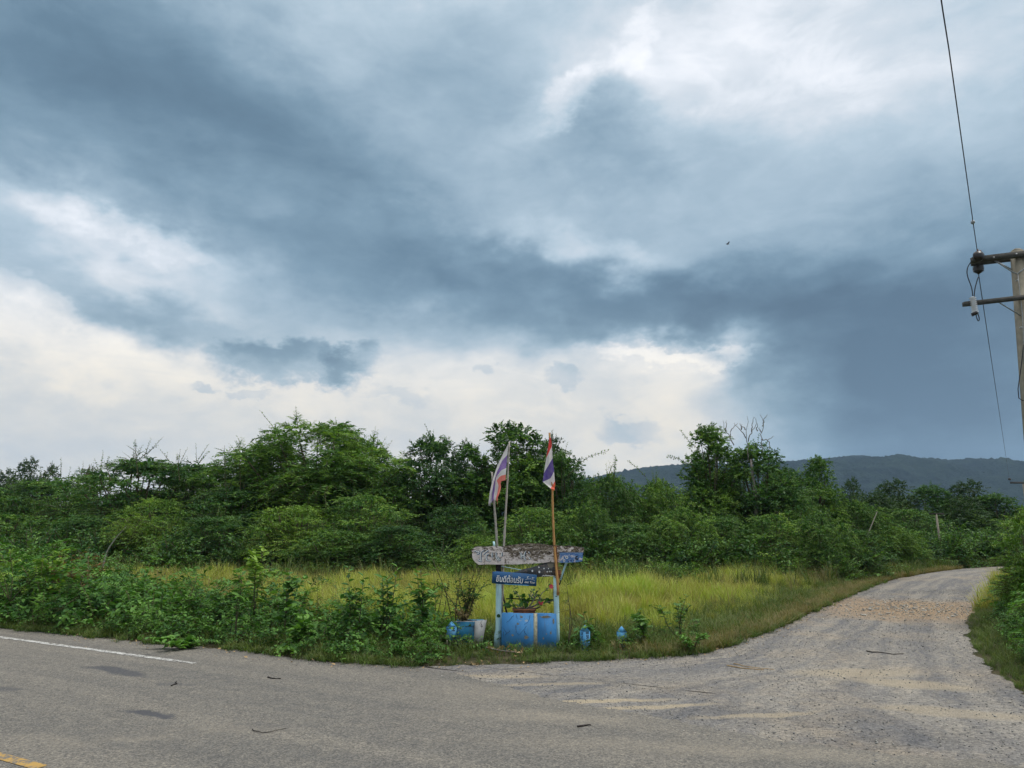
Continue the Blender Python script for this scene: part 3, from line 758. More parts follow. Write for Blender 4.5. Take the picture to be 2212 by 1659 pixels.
# second rank
place('layer_a', -60, 1040, 170, 30, 'dark shrub mass cut by the left edge, below the skyline trees', 'shrub', 'shrub', S_)
place('layer_b', 100, 1030, 150, 31, 'dark green shrub below the dark round skyline trees', 'shrub', 'shrub', S_)
place('layer_a', 215, 1018, 150, 29, 'dull green shrub left below the wispy-topped tree', 'shrub', 'shrub', S_)
place('layer_b', 500, 1050, 130, 25, 'dark shrub at the left foot of the feathery tree', 'shrub', 'shrub', S_)
place('layer_a', 830, 1045, 120, 25.5, 'mid green shrub in the gap between the two tallest left trees', 'shrub', 'shrub', S_)
place('arch', 1320, 1030, 110, 25, 'light green shrub with arching shoots right of the right flag', 'shrub', 'shrub', S_)
place('arch', 1425, 1040, 90, 25.5, 'arching shrub under the ridge, left of the tall narrow tree', 'shrub', 'shrub', S_)
place('layer_b', 1700, 1060, 100, 25, 'dark shrub at the right foot of the dead-topped tree', 'shrub', 'shrub', S_)
place('arch', 1850, 1085, 90, 27, 'grey-green shrub below the hazy tree', 'shrub', 'shrub', S_)
place('layer_a', 1960, 1095, 90, 31, 'bright-topped shrub left of the small bare post', 'shrub', 'shrub', S_)
place('arch', 2080, 1105, 90, 33, 'shrub right of the small bare post, above the bend', 'shrub', 'shrub', S_)
place('layer_a', 2180, 1120, 80, 33, 'shrub behind the bend, next to the right edge bush', 'shrub', 'shrub', S_)
# front rank
place('layer_a', 20, 1105, 150, 24, 'front shrub cut by the left edge behind the weeds', 'shrub', 'shrub', S_)
place('layer_b', 190, 1110, 120, 23.5, 'low dark front shrub behind the reddish weeds', 'shrub', 'shrub', S_)
place('layer_c', 335, 1068, 105, 23, 'yellow-green layered shrub above the leaning sapling', 'shrub', 'shrub', S_)
place('layer_b', 470, 1110, 110, 22.5, 'dark layered front shrub behind the left end of the field', 'shrub', 'shrub', S_)
place('layer_c', 640, 1085, 130, 22, 'broad sunlit layered shrub under the feathery tree', 'shrub', 'shrub', S_)
place('layer_a', 790, 1062, 130, 22.5, 'big layered shrub with bright tips midway between feathery tree and sign', 'shrub', 'shrub', S_)
place('layer_a', 720, 1140, 120, 20.8, 'low spreading shrub at the field edge under the sunlit layers', 'shrub', 'shrub', S_)
place('layer_b', 860, 1130, 110, 21, 'low layered shrub left of the painted board, at the field edge', 'shrub', 'shrub', S_)
place('layer_b', 985, 1085, 90, 23, 'dark shrub left of the bare bamboo pole', 'shrub', 'shrub', S_)
place('layer_c', 1030, 1150, 70, 20.5, 'small yellow-green shrub just above the left end of the board', 'shrub', 'shrub', S_)
place('layer_a', 1150, 1090, 100, 23, 'shrub seen between the two flag poles', 'shrub', 'shrub', S_)
place('arch', 1265, 1090, 90, 22.5, 'shrub just right of the tan flag pole', 'shrub', 'shrub', S_)
place('layer_b', 1350, 1125, 100, 22, 'dark front shrub right of the painted board', 'shrub', 'shrub', S_)
place('arch', 1470, 1100, 100, 22, 'arching front shrub behind the middle of the field', 'shrub', 'shrub', S_)
place('layer_b', 1560, 1110, 95, 22.5, 'dark front shrub below the tall narrow tree', 'shrub', 'shrub', S_)
place('layer_a', 1665, 1105, 95, 22, 'front shrub with pale tips below the dead branches', 'shrub', 'shrub', S_)
place('arch', 1765, 1110, 90, 22, 'front shrub with yellow trailing vine behind the field end', 'shrub', 'shrub', S_)
place('layer_b', 1850, 1140, 70, 22.5, 'dark front shrub where the field meets the gravel road', 'shrub', 'shrub', S_)
place('arch', 1935, 1140, 75, 27, 'roadside shrub beyond the field end, along the bend', 'shrub', 'shrub', S_)
place('layer_a', 2025, 1150, 75, 30, 'low shrub below the small bare post beside the bend', 'shrub', 'shrub', S_)
place('arch', 2120, 1150, 75, 31, 'low light shrub at the end of the visible gravel road', 'shrub', 'shrub', S_)
place('layer_b', 2200, 1150, 70, 31, 'low dark shrub just left of the right edge bush', 'shrub', 'shrub', S_)
# rank behind, closing the gaps in the wood
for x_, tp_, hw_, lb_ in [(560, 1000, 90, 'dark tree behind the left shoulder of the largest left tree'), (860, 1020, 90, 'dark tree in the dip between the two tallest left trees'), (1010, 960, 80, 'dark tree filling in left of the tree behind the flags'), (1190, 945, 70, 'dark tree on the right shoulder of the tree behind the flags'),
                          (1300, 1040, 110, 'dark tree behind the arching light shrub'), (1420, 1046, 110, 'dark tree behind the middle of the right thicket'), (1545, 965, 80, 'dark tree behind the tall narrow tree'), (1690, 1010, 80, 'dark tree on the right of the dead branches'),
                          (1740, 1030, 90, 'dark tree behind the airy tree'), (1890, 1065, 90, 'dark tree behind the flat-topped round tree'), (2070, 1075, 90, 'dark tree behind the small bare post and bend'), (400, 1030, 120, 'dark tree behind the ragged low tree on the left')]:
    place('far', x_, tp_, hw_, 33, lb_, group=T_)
place('bright', 2238, 1088, 118, 12.0, 'bright green feathery bush on the right edge below the power pole', 'bush', 'bush', 'bushes at the right roadside', z=0)
place('layer_b', 2285, 1140, 110, 13.6, 'dark leafy bush on the right edge beside the gravel road', 'bush', 'bush', 'bushes at the right roadside')

# ================================================================== GEOMETRY-NODE SCATTER (only for uncountable stuff)
def scatter(name, protos, pts, rotz, scl, mats, shade=None, tilt=0.12, smooth=False):
    """one mesh = small prototypes (pid 0..k) + loose points (pid -1); nodes put the prototypes on the points"""
    Vs, Fs, Ms, pid, tin = [], [], [], [], []; c = 0
    for k, mb in enumerate(protos):
        V = np.concatenate(mb.V); Vs.append(V); pid += [k] * len(V); tin.append(np.concatenate(mb.T))
        for f, m_ in zip(mb.F, mb.M): Fs.append(f + c); Ms.append(m_)
        c += len(V)
    N = len(pts); Vs.append(pts); pid += [-1] * N; tin.append(np.zeros(N))
    tot = c + N
    rot = np.zeros((tot, 3)); rot[c:, 2] = rotz; rot[c:, 0] = rng.normal(0, tilt, N); rot[c:, 1] = rng.normal(0, tilt, N)
    sc = np.ones((tot, 3)); sc[c:] = scl if np.ndim(scl) == 2 else np.asarray(scl)[:, None]
    pick = np.zeros(tot, np.int32); pick[c:] = rng.integers(0, len(protos), N)
    sh = np.zeros(tot); sh[c:] = rng.uniform(0, 1, N) if shade is None else shade
    me = mk_mesh(name, np.concatenate(Vs), Fs, mats, np.concatenate(Ms), {
        'pid': ('INT', np.array(pid, np.int32)), 'rot': ('FLOAT_VECTOR', rot), 'scl': ('FLOAT_VECTOR', sc), 'pick': ('INT', pick),
        'shade': ('FLOAT', sh), 'tint': ('FLOAT', np.concatenate(tin))}, smooth)
    o = bpy.data.objects.new(name, me); COL.objects.link(o); o['kind'] = 'stuff'; o['label'], o['category'] = STUFF[name]
    g = bpy.data.node_groups.new(name, 'GeometryNodeTree')
    g.interface.new_socket('Geometry', in_out='INPUT', socket_type='NodeSocketGeometry')
    g.interface.new_socket('Geometry', in_out='OUTPUT', socket_type='NodeSocketGeometry')
    N_ = g.nodes; Lk = g.links
    gi = N_.new('NodeGroupInput'); go = N_.new('NodeGroupOutput')
    def attr(nm, ty): a = N_.new('GeometryNodeInputNamedAttribute'); a.data_type = ty; a.inputs['Name'].default_value = nm; return a.outputs[0]
    ap = attr('pid', 'INT'); join = N_.new('GeometryNodeJoinGeometry')
    def sepa(k):
        cmp = N_.new('FunctionNodeCompare'); cmp.data_type = 'INT'; cmp.operation = 'EQUAL'; cmp.inputs[3].default_value = k
        Lk.new(ap, cmp.inputs[2]); s = N_.new('GeometryNodeSeparateGeometry'); s.domain = 'POINT'
        Lk.new(gi.outputs[0], s.inputs[0]); Lk.new(cmp.outputs[0], s.inputs[1]); return s.outputs[0]
    for k in range(len(protos)):
        ti = N_.new('GeometryNodeGeometryToInstance'); Lk.new(sepa(k), ti.inputs[0]); Lk.new(ti.outputs[0], join.inputs[0])
    iop = N_.new('GeometryNodeInstanceOnPoints')
    Lk.new(sepa(-1), iop.inputs['Points']); Lk.new(join.outputs[0], iop.inputs['Instance'])
    iop.inputs['Pick Instance'].default_value = True
    Lk.new(attr('pick', 'INT'), iop.inputs['Instance Index'])
    e = N_.new('FunctionNodeEulerToRotation'); Lk.new(attr('rot', 'FLOAT_VECTOR'), e.inputs[0]); Lk.new(e.outputs[0], iop.inputs['Rotation'])
    Lk.new(attr('scl', 'FLOAT_VECTOR'), iop.inputs['Scale'])
    Lk.new(iop.outputs[0], go.inputs[0])
    md = o.modifiers.new('scatter', 'NODES'); md.node_group = g
    return o

STUFF = {'tall_grass': ('tall yellow-green grass filling the field behind the sign', 'grass'), 'dry_grass': ('straw-coloured seed stalks standing among the field grass', 'grass'),
 'verge_grass': ('short dark green grass on the roadside bank', 'grass'), 'dry_verge_grass': ('short brownish grass along the left edge of the gravel road', 'grass'),
 'edge_grass': ('thin blades creeping over the edge of tar and gravel', 'grass'), 'roadside_grass': ('short grass on the right side of the gravel road', 'grass'),
 'thicket_grass': ('rough green grass along the bend and under the shrubs', 'grass'), 'roadside_weeds': ('dense leafy weeds covering the bank left of the sign', 'weeds'),
 'small_weeds': ('low weeds in the grass around the blue marker posts', 'weeds'), 'right_roadside_weeds': ('bright leafy weeds at the right edge of the gravel road', 'weeds'),
 'undergrowth': ('dark brush under and between the thicket shrubs', 'brush'), 'field_edge_brush': ('low green brush where the grass field meets the thicket', 'brush'),
 'green_tussocks': ('tall green tussocks in front of the thicket', 'grass'), 'edge_crumbs': ('small stones and crumbs along the edge of the tar', 'stones'),
 'loose_gravel': ('loose grey gravel lying on the side road', 'gravel'), 'broken_stones': ('pale broken stones in the washed-out tan patch of the gravel road', 'stones'), 'fallen_leaves': ('dry fallen leaves along the grass edge', 'leaves')}
def blades(k, rad, h, wd, lean=.35, m=0):
    """a tuft of k grass blades, three segments each"""
    a = rng.uniform(0, 2 * pi, k); r = rad * np.sqrt(rng.uniform(0, 1, k)); ph = rng.uniform(0, 2 * pi, k)
    b = np.stack([r * np.cos(a), r * np.sin(a), np.zeros(k)], 1)
    hh = h * rng.uniform(.55, 1.1, k); ln_ = lean * rng.uniform(.2, 1.4, k)
    dx = np.stack([np.cos(ph), np.sin(ph), 0 * ph], 1); s = np.stack([-np.sin(ph), np.cos(ph), 0 * ph], 1)
    rows = []; tn = []
    for t_, w_ in ((0, .7), (.4, 1.0), (.75, .7), (1.0, .12)):
        c = b + dx * (hh * ln_ * t_ ** 2)[:, None] + UP * (hh * t_ * (1 - .25 * ln_ * t_))[:, None]
        rows += [c - s * wd * w_ / 2, c + s * wd * w_ / 2]; tn += [t_, t_]
    V = np.stack(rows, 1); q = np.array([[0, 1, 3, 2], [2, 3, 5, 4], [4, 5, 7, 6]])
    Q = (np.arange(k)[:, None, None] * 8 + q[None]).reshape(-1, 4)
    return V.reshape(-1, 3), [Q], np.tile(tn, k)
def tuft(k, rad, h, wd, lean=.35):
    mb = MB(); V, F, tn = blades(k, rad, h, wd, lean); mb.add(V, F, 0, tn); return mb

def jgrid(x0, x1, y0, y1, dens):
    N = int((x1 - x0) * (y1 - y0) * dens)
    return np.stack([rng.uniform(x0, x1, N), rng.uniform(y0, y1, N)], 1)
def px_of(p2, z=0.0):
    """picture x of a ground point, to describe zones measured on the photograph"""
    zc = z - CAMH; dep = p2[:, 1] * cos(PITCH) + zc * sin(PITCH)
    return CX + FPX * p2[:, 0] / dep, CY - FPX * (-p2[:, 1] * sin(PITCH) + zc * cos(PITCH)) / dep
def z3(p2, z=0.0): return np.concatenate([p2, np.full((len(p2), 1), z)], 1)

_mc = (Lp + Rp) / 2
def mid_x(q): return np.interp(q[:, 1], _mc[:, 1], _mc[:, 0])
# --- tall field grass
field = jgrid(-17, 13, 10.2, 26, 30)
dR = dist_edge(field, Lp); dA = dist_edge(field, edge)
fx, fy = px_of(field)
roadside = on_road(field)
nearb = np.interp(fx, [-400, 0, 250, 600, 900, 1100, 1400, 1600, 1900], [16, 15.5, 14.5, 12.2, 11.4, 11.2, 11.0, 11.6, 14])
ok = (~roadside) & (dR > 0.9) & (dA > 1.2) & (field[:, 1] > nearb + rng.normal(0, .3, len(field))) & (field[:, 1] < 25)
field = field[ok]; dRf = dR[ok]
def fbm2(p, s): return np.array([mn.noise(Vector((x * s, y * s, 4.2))) for x, y in p])
hn = fbm2(field, .55); hn2 = fbm2(field, 1.7)
hn3 = fbm2(field, 4.5)
fs = np.clip(.76 + .35 * hn + .35 * hn2 + .45 * hn3, .25, 1.4) * np.interp(dRf, [.9, 2.2], [.45, 1.0])
hole = hn2 + .5 * hn < -.42
fs[hole] *= .55
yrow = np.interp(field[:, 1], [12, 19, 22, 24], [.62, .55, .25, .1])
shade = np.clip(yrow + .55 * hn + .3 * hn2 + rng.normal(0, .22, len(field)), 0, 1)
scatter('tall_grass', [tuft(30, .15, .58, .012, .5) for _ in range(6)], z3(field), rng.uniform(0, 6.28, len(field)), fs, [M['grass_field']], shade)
# seed heads / dry stalks at the back of the field
back = field[(rng.uniform(0, 1, len(field)) < np.interp(field[:, 1], [12, 18, 20], [.05, .15, .4])) | ((field[:, 0] < -3) & (fbm2(field, .8) > .12))]
scatter('dry_grass', [tuft(12, .14, .62, .008, .5) for _ in range(4)], z3(back), rng.uniform(0, 6.28, len(back)), rng.uniform(.7, 1.1, len(back)), [M['grass_dry']])

# --- verge grass: short, along tar and gravel edges
vg = jgrid(-17, 14, 7.2, 22, 120)
dR = dist_edge(vg, Lp); dA = dist_edge(vg, edge)
vx, vy = px_of(vg)
dm = np.minimum(dR, dA)
keep = (~on_road(vg)) & (vg[:, 1] < 26) & ((dm < 1.6 + rng.normal(0, .3, len(vg))) | (vg[:, 1] < 12)) & (vx < 1990) & (vx > -80) & (rng.uniform(0, 1, len(vg)) < np.interp(vg[:, 1], [9, 20], [1, .35]))
vg = vg[keep]; dm = dm[keep]; vx = vx[keep]
vs2 = np.interp(dm, [0, .15, .5, 1.2], [.45, .8, 1.15, 1.35]) * np.where((vx > 930) & (vx < 1400) & (vg[:, 1] < 10.3), .62, 1.0) * rng.uniform(.7, 1.3, len(vg)) * (1 + .35 * fbm2(vg, 1.4))
scatter('verge_grass', [tuft(16, .07, .19, .006, .8) for _ in range(6)], z3(vg), rng.uniform(0, 6.28, len(vg)), vs2, [M['grass_verge']])
# dry strip along the gravel road
dv = ed0 = resample(np.array(gl[4:14]), 1400)[:, :2]
dv = dv[rng.integers(0, 1400, 5200)] + rng.normal(0, .42, (5200, 2)); dv = dv[(~on_road(dv)) & (dist_edge(dv, Lp) < 1.0)]
scatter('dry_verge_grass', [tuft(14, .08, .15, .006, .9) for _ in range(4)], z3(dv), rng.uniform(0, 6.28, len(dv)), rng.uniform(.6, 1.4, len(dv)), [M['grass_dry']])
# blades and crumbs creeping over the edge of the tar and gravel
eg = resample(np.concatenate([edge_grass, gl[2:12]]), 3000)[:, :2]; nn_ = np.array([0.0, 1.0])
eg = eg[rng.integers(0, 3000, 2600)]; eg = eg + np.stack([rng.normal(0, .04, len(eg)), rng.normal(.03, .07, len(eg))], 1); eg = eg[fbm2(eg, 1.8) > -.12]
scatter('edge_grass', [tuft(12, .05, .11, .006, 1.1) for _ in range(4)], z3(eg, .008), rng.uniform(0, 6.28, len(eg)), rng.uniform(.4, 1.3, len(eg)), [M['grass_verge']])
# right verge
rv = jgrid(4.5, 20, 5.5, 26, 120)
dr_ = dist_edge(rv, Rp); keep = (~on_road(rv)) & (dr_ < 1.5) & (rv[:, 0] > mid_x(rv))
rv = rv[keep]; dr2 = dr_[keep]
scatter('roadside_grass', [tuft(16, .07, .22, .006, .8) for _ in range(4)], z3(rv), rng.uniform(0, 6.28, len(rv)), np.interp(dr2, [0, .3, 1], [.35, .7, 1.3]) * rng.uniform(.7, 1.3, len(rv)), [M['grass_verge']])
# far verge beyond the bend and foot of the thicket
fv = jgrid(-20, 26, 20, 32, 16)
keep = (~on_road(fv)) & (dist_edge(fv, Lp) > .15) & ((fv[:, 1] > 23.5) | (fv[:, 1] > 20.5) & (rng.uniform(0, 1, len(fv)) < .5))
fv = fv[keep]
scatter('thicket_grass', [tuft(18, .18, .42, .012, .6) for _ in range(4)], z3(fv), rng.uniform(0, 6.28, len(fv)), rng.uniform(.5, 1.3, len(fv)), [M['grass_verge']])

# --- weeds
def weed(k_st, h, ls, lw, kind='ovate', m=0):
    mb = MB(); O = jit(k_st, .05) * [1, 1, 0]
    D = norm(UP * 1.0 + jit(k_st, .45)); D[:, 2] = np.abs(D[:, 2]); Ln = h * rng.uniform(.6, 1.1, k_st)
    if kind == 'ovate':
        sprays(mb, O, D, Ln, 11, ls, lw, .25, .35, .4, True, rng.uniform(.15, .8, k_st), tw=.004)
        side = O + D * Ln[:, None] * .5
        sprays(mb, side, norm(jit(k_st, .8) + UP * .4), Ln * .5, 7, ls * .85, lw * .85, .3, .4, .4, True, rng.uniform(.15, .8, k_st), tw=.003)
    elif kind == 'vine':
        D = norm(jit(k_st, 1) * [1, 1, .25] + UP * .35)
        sprays(mb, O + UP * h * .3, D, Ln * 1.2, 12, ls, lw, .35, .3, .35, True, rng.uniform(.15, .85, k_st), tw=.003)
    else:
        for s_ in range(k_st):
            f = np.linspace(.35, 1, 6); o_ = O[s_] + D[s_] * (Ln[s_] * f)[:, None]
            dd = norm(jit(6, 1) * [1, 1, .3] + UP * .35)
            sprays(mb, o_, dd, Ln[s_] * .5, 22, ls * .5, lw * .22, .5, .15, .25, False, rng.uniform(.3, .8, 6), tw=.003)
        sprays(mb, O, D, Ln, 2, ls * .3, lw * .3, .1, tw=.005)
    return mb
weeds = jgrid(-18, 1.5, 8.0, 17.5, 22)
wx, wy = px_of(weeds); dA = dist_edge(weeds, edge)
depthband = np.interp(wx, [-300, 0, 250, 450, 700, 900, 1060], [5.5, 5.2, 3.4, 2.7, 2.3, 2.2, 2.0])
keep = (~on_road(weeds)) & (dA > .12) & (dA < depthband + rng.normal(0, .2, len(weeds))) & (wx < 1055) & (wx > -150) & ~((wx > 950) & (weeds[:, 1] < 10.75))
# keep clear of the painted kerb things
weeds = weeds[keep]; wx = wx[keep]; dA = dA[keep]
hmax = np.interp(wx, [-100, 60, 190, 270, 480, 700, 960], [1.0, 1.02, 1.02, .86, .70, .66, .72])
wsz = hmax * np.interp(dA, [.12, .6, 1.3], [.45, .8, 1.0]) * rng.uniform(.5, 1.2, len(weeds)) / .55
scatter('roadside_weeds', [weed(6, .55, .095, .065), weed(5, .62, .115, .06), weed(7, .5, .075, .055), weed(7, .5, .09, .072, 'vine'), weed(8, .5, .065, .052, 'vine'), weed(3, .65, .13, .11, 'fern'), weed(7, .48, .06, .04), weed(4, .75, .12, .05)],
        z3(weeds), rng.uniform(0, 6.28, len(weeds)), wsz, [M['leaf_weed'], M['twig']])
# small weeds right of and around the sign
w2 = jgrid(-1.6, 5.2, 8.3, 11.2, 13)
x2, y2 = px_of(w2); dA = np.minimum(dist_edge(w2, edge), dist_edge(w2, Lp))
keep = (~on_road(w2)) & (dA > .45) & (x2 > 900) & (x2 < 1620) & (dA < 1.7) & ~((w2[:, 1] < 9.75) & (w2[:, 0] > -1.15) & (w2[:, 0] < 1.65) & (rng.uniform(0, 1, len(w2)) < .8))
w2 = w2[keep]
scatter('small_weeds', [weed(5, .3, .05, .034), weed(5, .3, .055, .03), weed(6, .26, .045, .036, 'vine'), weed(2, .3, .09, .07, 'fern')], z3(w2), rng.uniform(0, 6.28, len(w2)), rng.uniform(.5, 1.2, len(w2)), [M['leaf_weed'], M['twig']])
# right roadside weeds
w3 = jgrid(5.5, 16, 6.0, 20, 20)
dr_ = dist_edge(w3, Rp); keep = (~on_road(w3)) & (dr_ > .45) & (dr_ < 4) & (w3[:, 0] > mid_x(w3)); w3 = w3[keep]; d3 = dr_[keep]
scatter('right_roadside_weeds', [weed(6, .5, .06, .035), weed(4, .6, .13, .10, 'fern'), weed(3, .6, .13, .10, 'fern'), weed(6, .45, .05, .03)], z3(w3), rng.uniform(0, 6.28, len(w3)), np.interp(d3, [.4, 1.0, 2.0], [.6, 1.5, 1.9]) * rng.uniform(.7, 1.2, len(w3)), [M['leaf_weed'], M['twig']])
# low brush closing the foot of the thicket
ub = jgrid(-22, 24, 21.0, 37, 1.6)
ue = jgrid(-20, 10, 16.5, 21.5, 1.3); ue = ue[(fbm2(ue, .45) + np.interp(ue[:, 1], [16.5, 21], [-.55, .25]) + np.interp(ue[:, 0], [-12, -3, 3], [.28, .1, -.1])) > .0]
ub = ub[(~on_road(ub)) & (dist_edge(ub, Lp) > .9) & ((ub[:, 0] < 10.5) | (ub[:, 1] > 27.5))]
brush = []
for _ in range(3):
    mb = MB(); q = 150; d = sph(q, 0); sprays(mb, d * [.8, .8, .9] * rng.uniform(.3, .9, (q, 1)), norm(d + jit(q, .3)), .4, 10, .09, .055, .2); brush.append(mb)
scatter('undergrowth', brush, z3(ub), rng.uniform(0, 6.28, len(ub)), rng.uniform(.8, 1.7, len(ub)), [M['leaf_deep'], M['twig']])
ue = ue[(dist_edge(ue, Lp) > 1.2)]
scatter('field_edge_brush', brush, z3(ue), rng.uniform(0, 6.28, len(ue)), rng.uniform(.35, .85, len(ue)), [M['leaf_mid'], M['twig']])
gt = jgrid(-20, 10, 17, 22, 6); gt = gt[(fbm2(gt, .5) > -.05) & (dist_edge(gt, Lp) > 1.0)]
scatter('green_tussocks', [tuft(22, .14, .75, .014, .5) for _ in range(4)], z3(gt), rng.uniform(0, 6.28, len(gt)), rng.uniform(.5, 1.25, len(gt)), [M['grass_verge']])

# --- loose stones and dead leaves
def stone():
    mb = MB(); V = norm(np.array([[x, y, z] for x in (-1, 1) for y in (-1, 1) for z in (-1, 1)], float) + jit(8, .25)) * rng.uniform(.7, 1.1, (8, 1)) * [.5, .5, .32]
    return mb.add(V + [0, 0, .12], [np.array([(0, 1, 3, 2), (4, 6, 7, 5), (0, 4, 5, 1), (2, 3, 7, 6), (0, 2, 6, 4), (1, 5, 7, 3)])], 0, 0)
st = jgrid(-3, 14, 4.6, 19, 230)
ing = inside(GRAVEL_POLY[::3], st) & ~inside(ASPH_POLY[::2], st)
nb = dist_edge(st, e2) < .35
pr = np.interp(fbm2(st[:, :2], .9), [-.5, .3], [.25, 1.0])
ec = eg[rng.integers(0, len(eg), 3500)] + np.stack([rng.normal(0, .15, 3500), rng.normal(-.10, .09, 3500)], 1)
st = st[(ing & (rng.uniform(0, 1, len(st)) < pr)) | (nb & (rng.uniform(0, 1, len(st)) < .8))]
m, t = mat('stones')
it = t.new('ShaderNodeAttribute', attribute_name='shade', attribute_type='INSTANCER')
M['stone'] = fin(m, t, princ(t, t.ramp(it.outputs['Fac'], [(0, (0.15, 0.15, 0.153)), (.6, (0.24, 0.232, 0.215)), (.9, (0.34, 0.31, 0.265)), (1, (0.48, 0.45, 0.40))]), .9, .2))
scatter('edge_crumbs', [stone() for _ in range(3)], z3(ec, .009), rng.uniform(0, 6.28, len(ec)), np.exp(rng.normal(math.log(.009), .45, len(ec))), [M['stone']], rng.uniform(0, .8, len(ec)))
scatter('loose_gravel', [stone() for _ in range(5)], z3(st, .006), rng.uniform(0, 6.28, len(st)), np.exp(rng.normal(math.log(.013), .35, len(st))), [M['stone']])
# pale broken stones in the washed-out patch
c0 = G(1965, 1316)
q = np.stack([rng.normal(c0[0], 1.2, 1500), rng.normal(c0[1], .9, 1500)], 1); q = q[inside(GRAVEL_POLY[::3], q)]
scatter('broken_stones', [stone() for _ in range(4)], z3(q, .006), rng.uniform(0, 6.28, len(q)), np.exp(rng.normal(math.log(.03), .4, len(q))), [M['stone']], np.clip(rng.normal(.88, .12, len(q)), 0, 1))
# dry leaves and dirt crumbs along the grass edge
ed = resample(np.concatenate([edge_grass[1:], gl[2:9]]), 900)[:, :2]
dl = ed[rng.integers(0, 900, 420)] + rng.normal(0, .22, (420, 2))
lf = []
for _ in range(4):
    V, q_ = leaf_big(np.zeros((1, 3)), np.array([[1.0, 0, .1]]), np.array([[0, .2, 1.0]]), np.array([1.0]), np.array([.55]), rng.uniform(-.3, .4)); lf.append(MB().add(V, [q_], 0, .5))
scatter('fallen_leaves', lf, z3(dl, .02), rng.uniform(0, 6.28, len(dl)), np.exp(rng.normal(math.log(.026), .4, len(dl))), [M['litter_leaf']], tilt=.35)

HAZE = 0.00018
# ================================================================== SIGN STAND
Y0 = 10.15
YG = Y0
def ZP(zf, pts, Y): return np.array([PZ(zf, q, Y) for q in pts])
def text_mb(s, target, hgt, Y, mb, m=0, off=0.0, wid=None, rot=0.0, ext=0.004, shear=0.0):
    """lettering as real flat letters; target = world lower-left corner"""
    cu = bpy.data.curves.new('lettering', 'FONT'); cu.body = s; cu.size = 1.0; cu.offset = off; cu.resolution_u = 2; cu.shear = shear; cu.extrude = 0.0
    ob = bpy.data.objects.new('lettering', cu); COL.objects.link(ob)
    bpy.context.view_layer.update()
    me = bpy.data.meshes.new_from_object(ob)
    V = np.array([v.co for v in me.vertices]).reshape(-1, 3); F = [tuple(p.vertices) for p in me.polygons]
    bpy.data.objects.remove(ob); bpy.data.curves.remove(cu); bpy.data.meshes.remove(me)
    if len(V) == 0: return
    V = V - [V[:, 0].min(), V[:, 1].min(), 0]
    sy = hgt / max(V[:, 1].max(), 1e-3); sx = sy if wid is None else wid / max(V[:, 0].max(), 1e-3)
    V = V * [sx, sy, 1]
    c, s_ = cos(rot), sin(rot)
    X = V[:, 0] * c - V[:, 1] * s_; Zz = V[:, 0] * s_ + V[:, 1] * c
    W = np.stack([X + target[0], np.full(len(X), Y), Zz + target[2]], 1)
    mb.add(W, F, m, .5)

base = np.array([PZ(Z1, (620, 1500), Y0)[0], Y0 + .08, 0])
stand = thing('sign_stand', 'homemade roadside sign stand: weathered painted board on two pale blue posts', 'sign', base)
# posts
def post(zpts_l, zpts_r, Y, dep, m_, nm='post', lab=None, zf=Z1):
    """left and right outlines from top to bottom -> a post with real depth"""
    l = ZP(zf, zpts_l, Y); r = ZP(zf, zpts_r, Y); k = len(l)
    V = np.concatenate([l, r, r + [0, dep, 0], l + [0, dep, 0]])
    i = np.arange(k - 1)[:, None]
    F = np.concatenate([np.stack([i[:, 0] + a * k, i[:, 0] + 1 + a * k, i[:, 0] + 1 + ((a + 1) % 4) * k, i[:, 0] + ((a + 1) % 4) * k], 1) for a in range(4)])
    return part(nm, M1(V, [F, (0, k, 2 * k, 3 * k), (4 * k - 1, 3 * k - 1, 2 * k - 1, k - 1)]), m_, stand, label=lab)
post([(414, 1085), (414, 1200), (413, 1340), (412, 1440), (403, 1480), (400, 1560)], [(451, 1085), (451, 1200), (450, 1340), (450, 1440), (447, 1500), (446, 1560)], Y0 + .03, .07, M['paint_cyan'])
post([(795, 1085), (797, 1200), (800, 1330), (806, 1440), (808, 1570)], [(826, 1085), (829, 1200), (833, 1330), (835, 1440), (836, 1570)], Y0 + .03, .07, M['paint_cyan'])
post([(412, 985), (414, 1083)], [(448, 985), (448, 1083)], Y0 + .05, .06, M['dark_wood'], 'post_top', 'blackened bare top of the left post')
post([(393, 858), (399, 900)], [(406, 858), (412, 900)], Y0 + .07, .02, M['paint_cyan'], 'post_tip')
# leaning struts and rails behind
def rod(name, a, b, r, m_, parent=None, Y=None, Y2=None, zf=Z1, sides=6, label=None, wob=0.0, n_=7):
    A = PZ(zf, a, Y); B = PZ(zf, b, Y2 or Y); pts = np.linspace(A, B, n_)
    if wob: pts[1:-1] += rng.normal(0, wob, (n_ - 2, 3))
    return part(name, M1(*tube(pts, r, sides)), m_, parent, True, label)
rod('strut', (448, 1150), (487, 1330), .014, M['old_wood'], stand, Y0 + .12, Y0 + .30, wob=.004)
rod('rail', (480, 1237), (800, 1250), .009, M['dark_wood'], stand, Y0 + .13, wob=.006)
rod('brace', (448, 1022), (583, 1047), .006, M['paint_cyan'], stand, Y0 + .09)
post([(874, 998), (848, 1070), (836, 1110)], [(888, 998), (858, 1075), (846, 1115)], Y0 + .06, .02, M['paint_cyan'], 'brace')
rod('strut', (862, 1060), (832, 1145), .010, M['dark_wood'], stand, Y0 + .085, wob=.003)
rod('strut', (800, 1105), (798, 1255), .012, M['dark_wood'], stand, Y0 + .13, wob=.003)

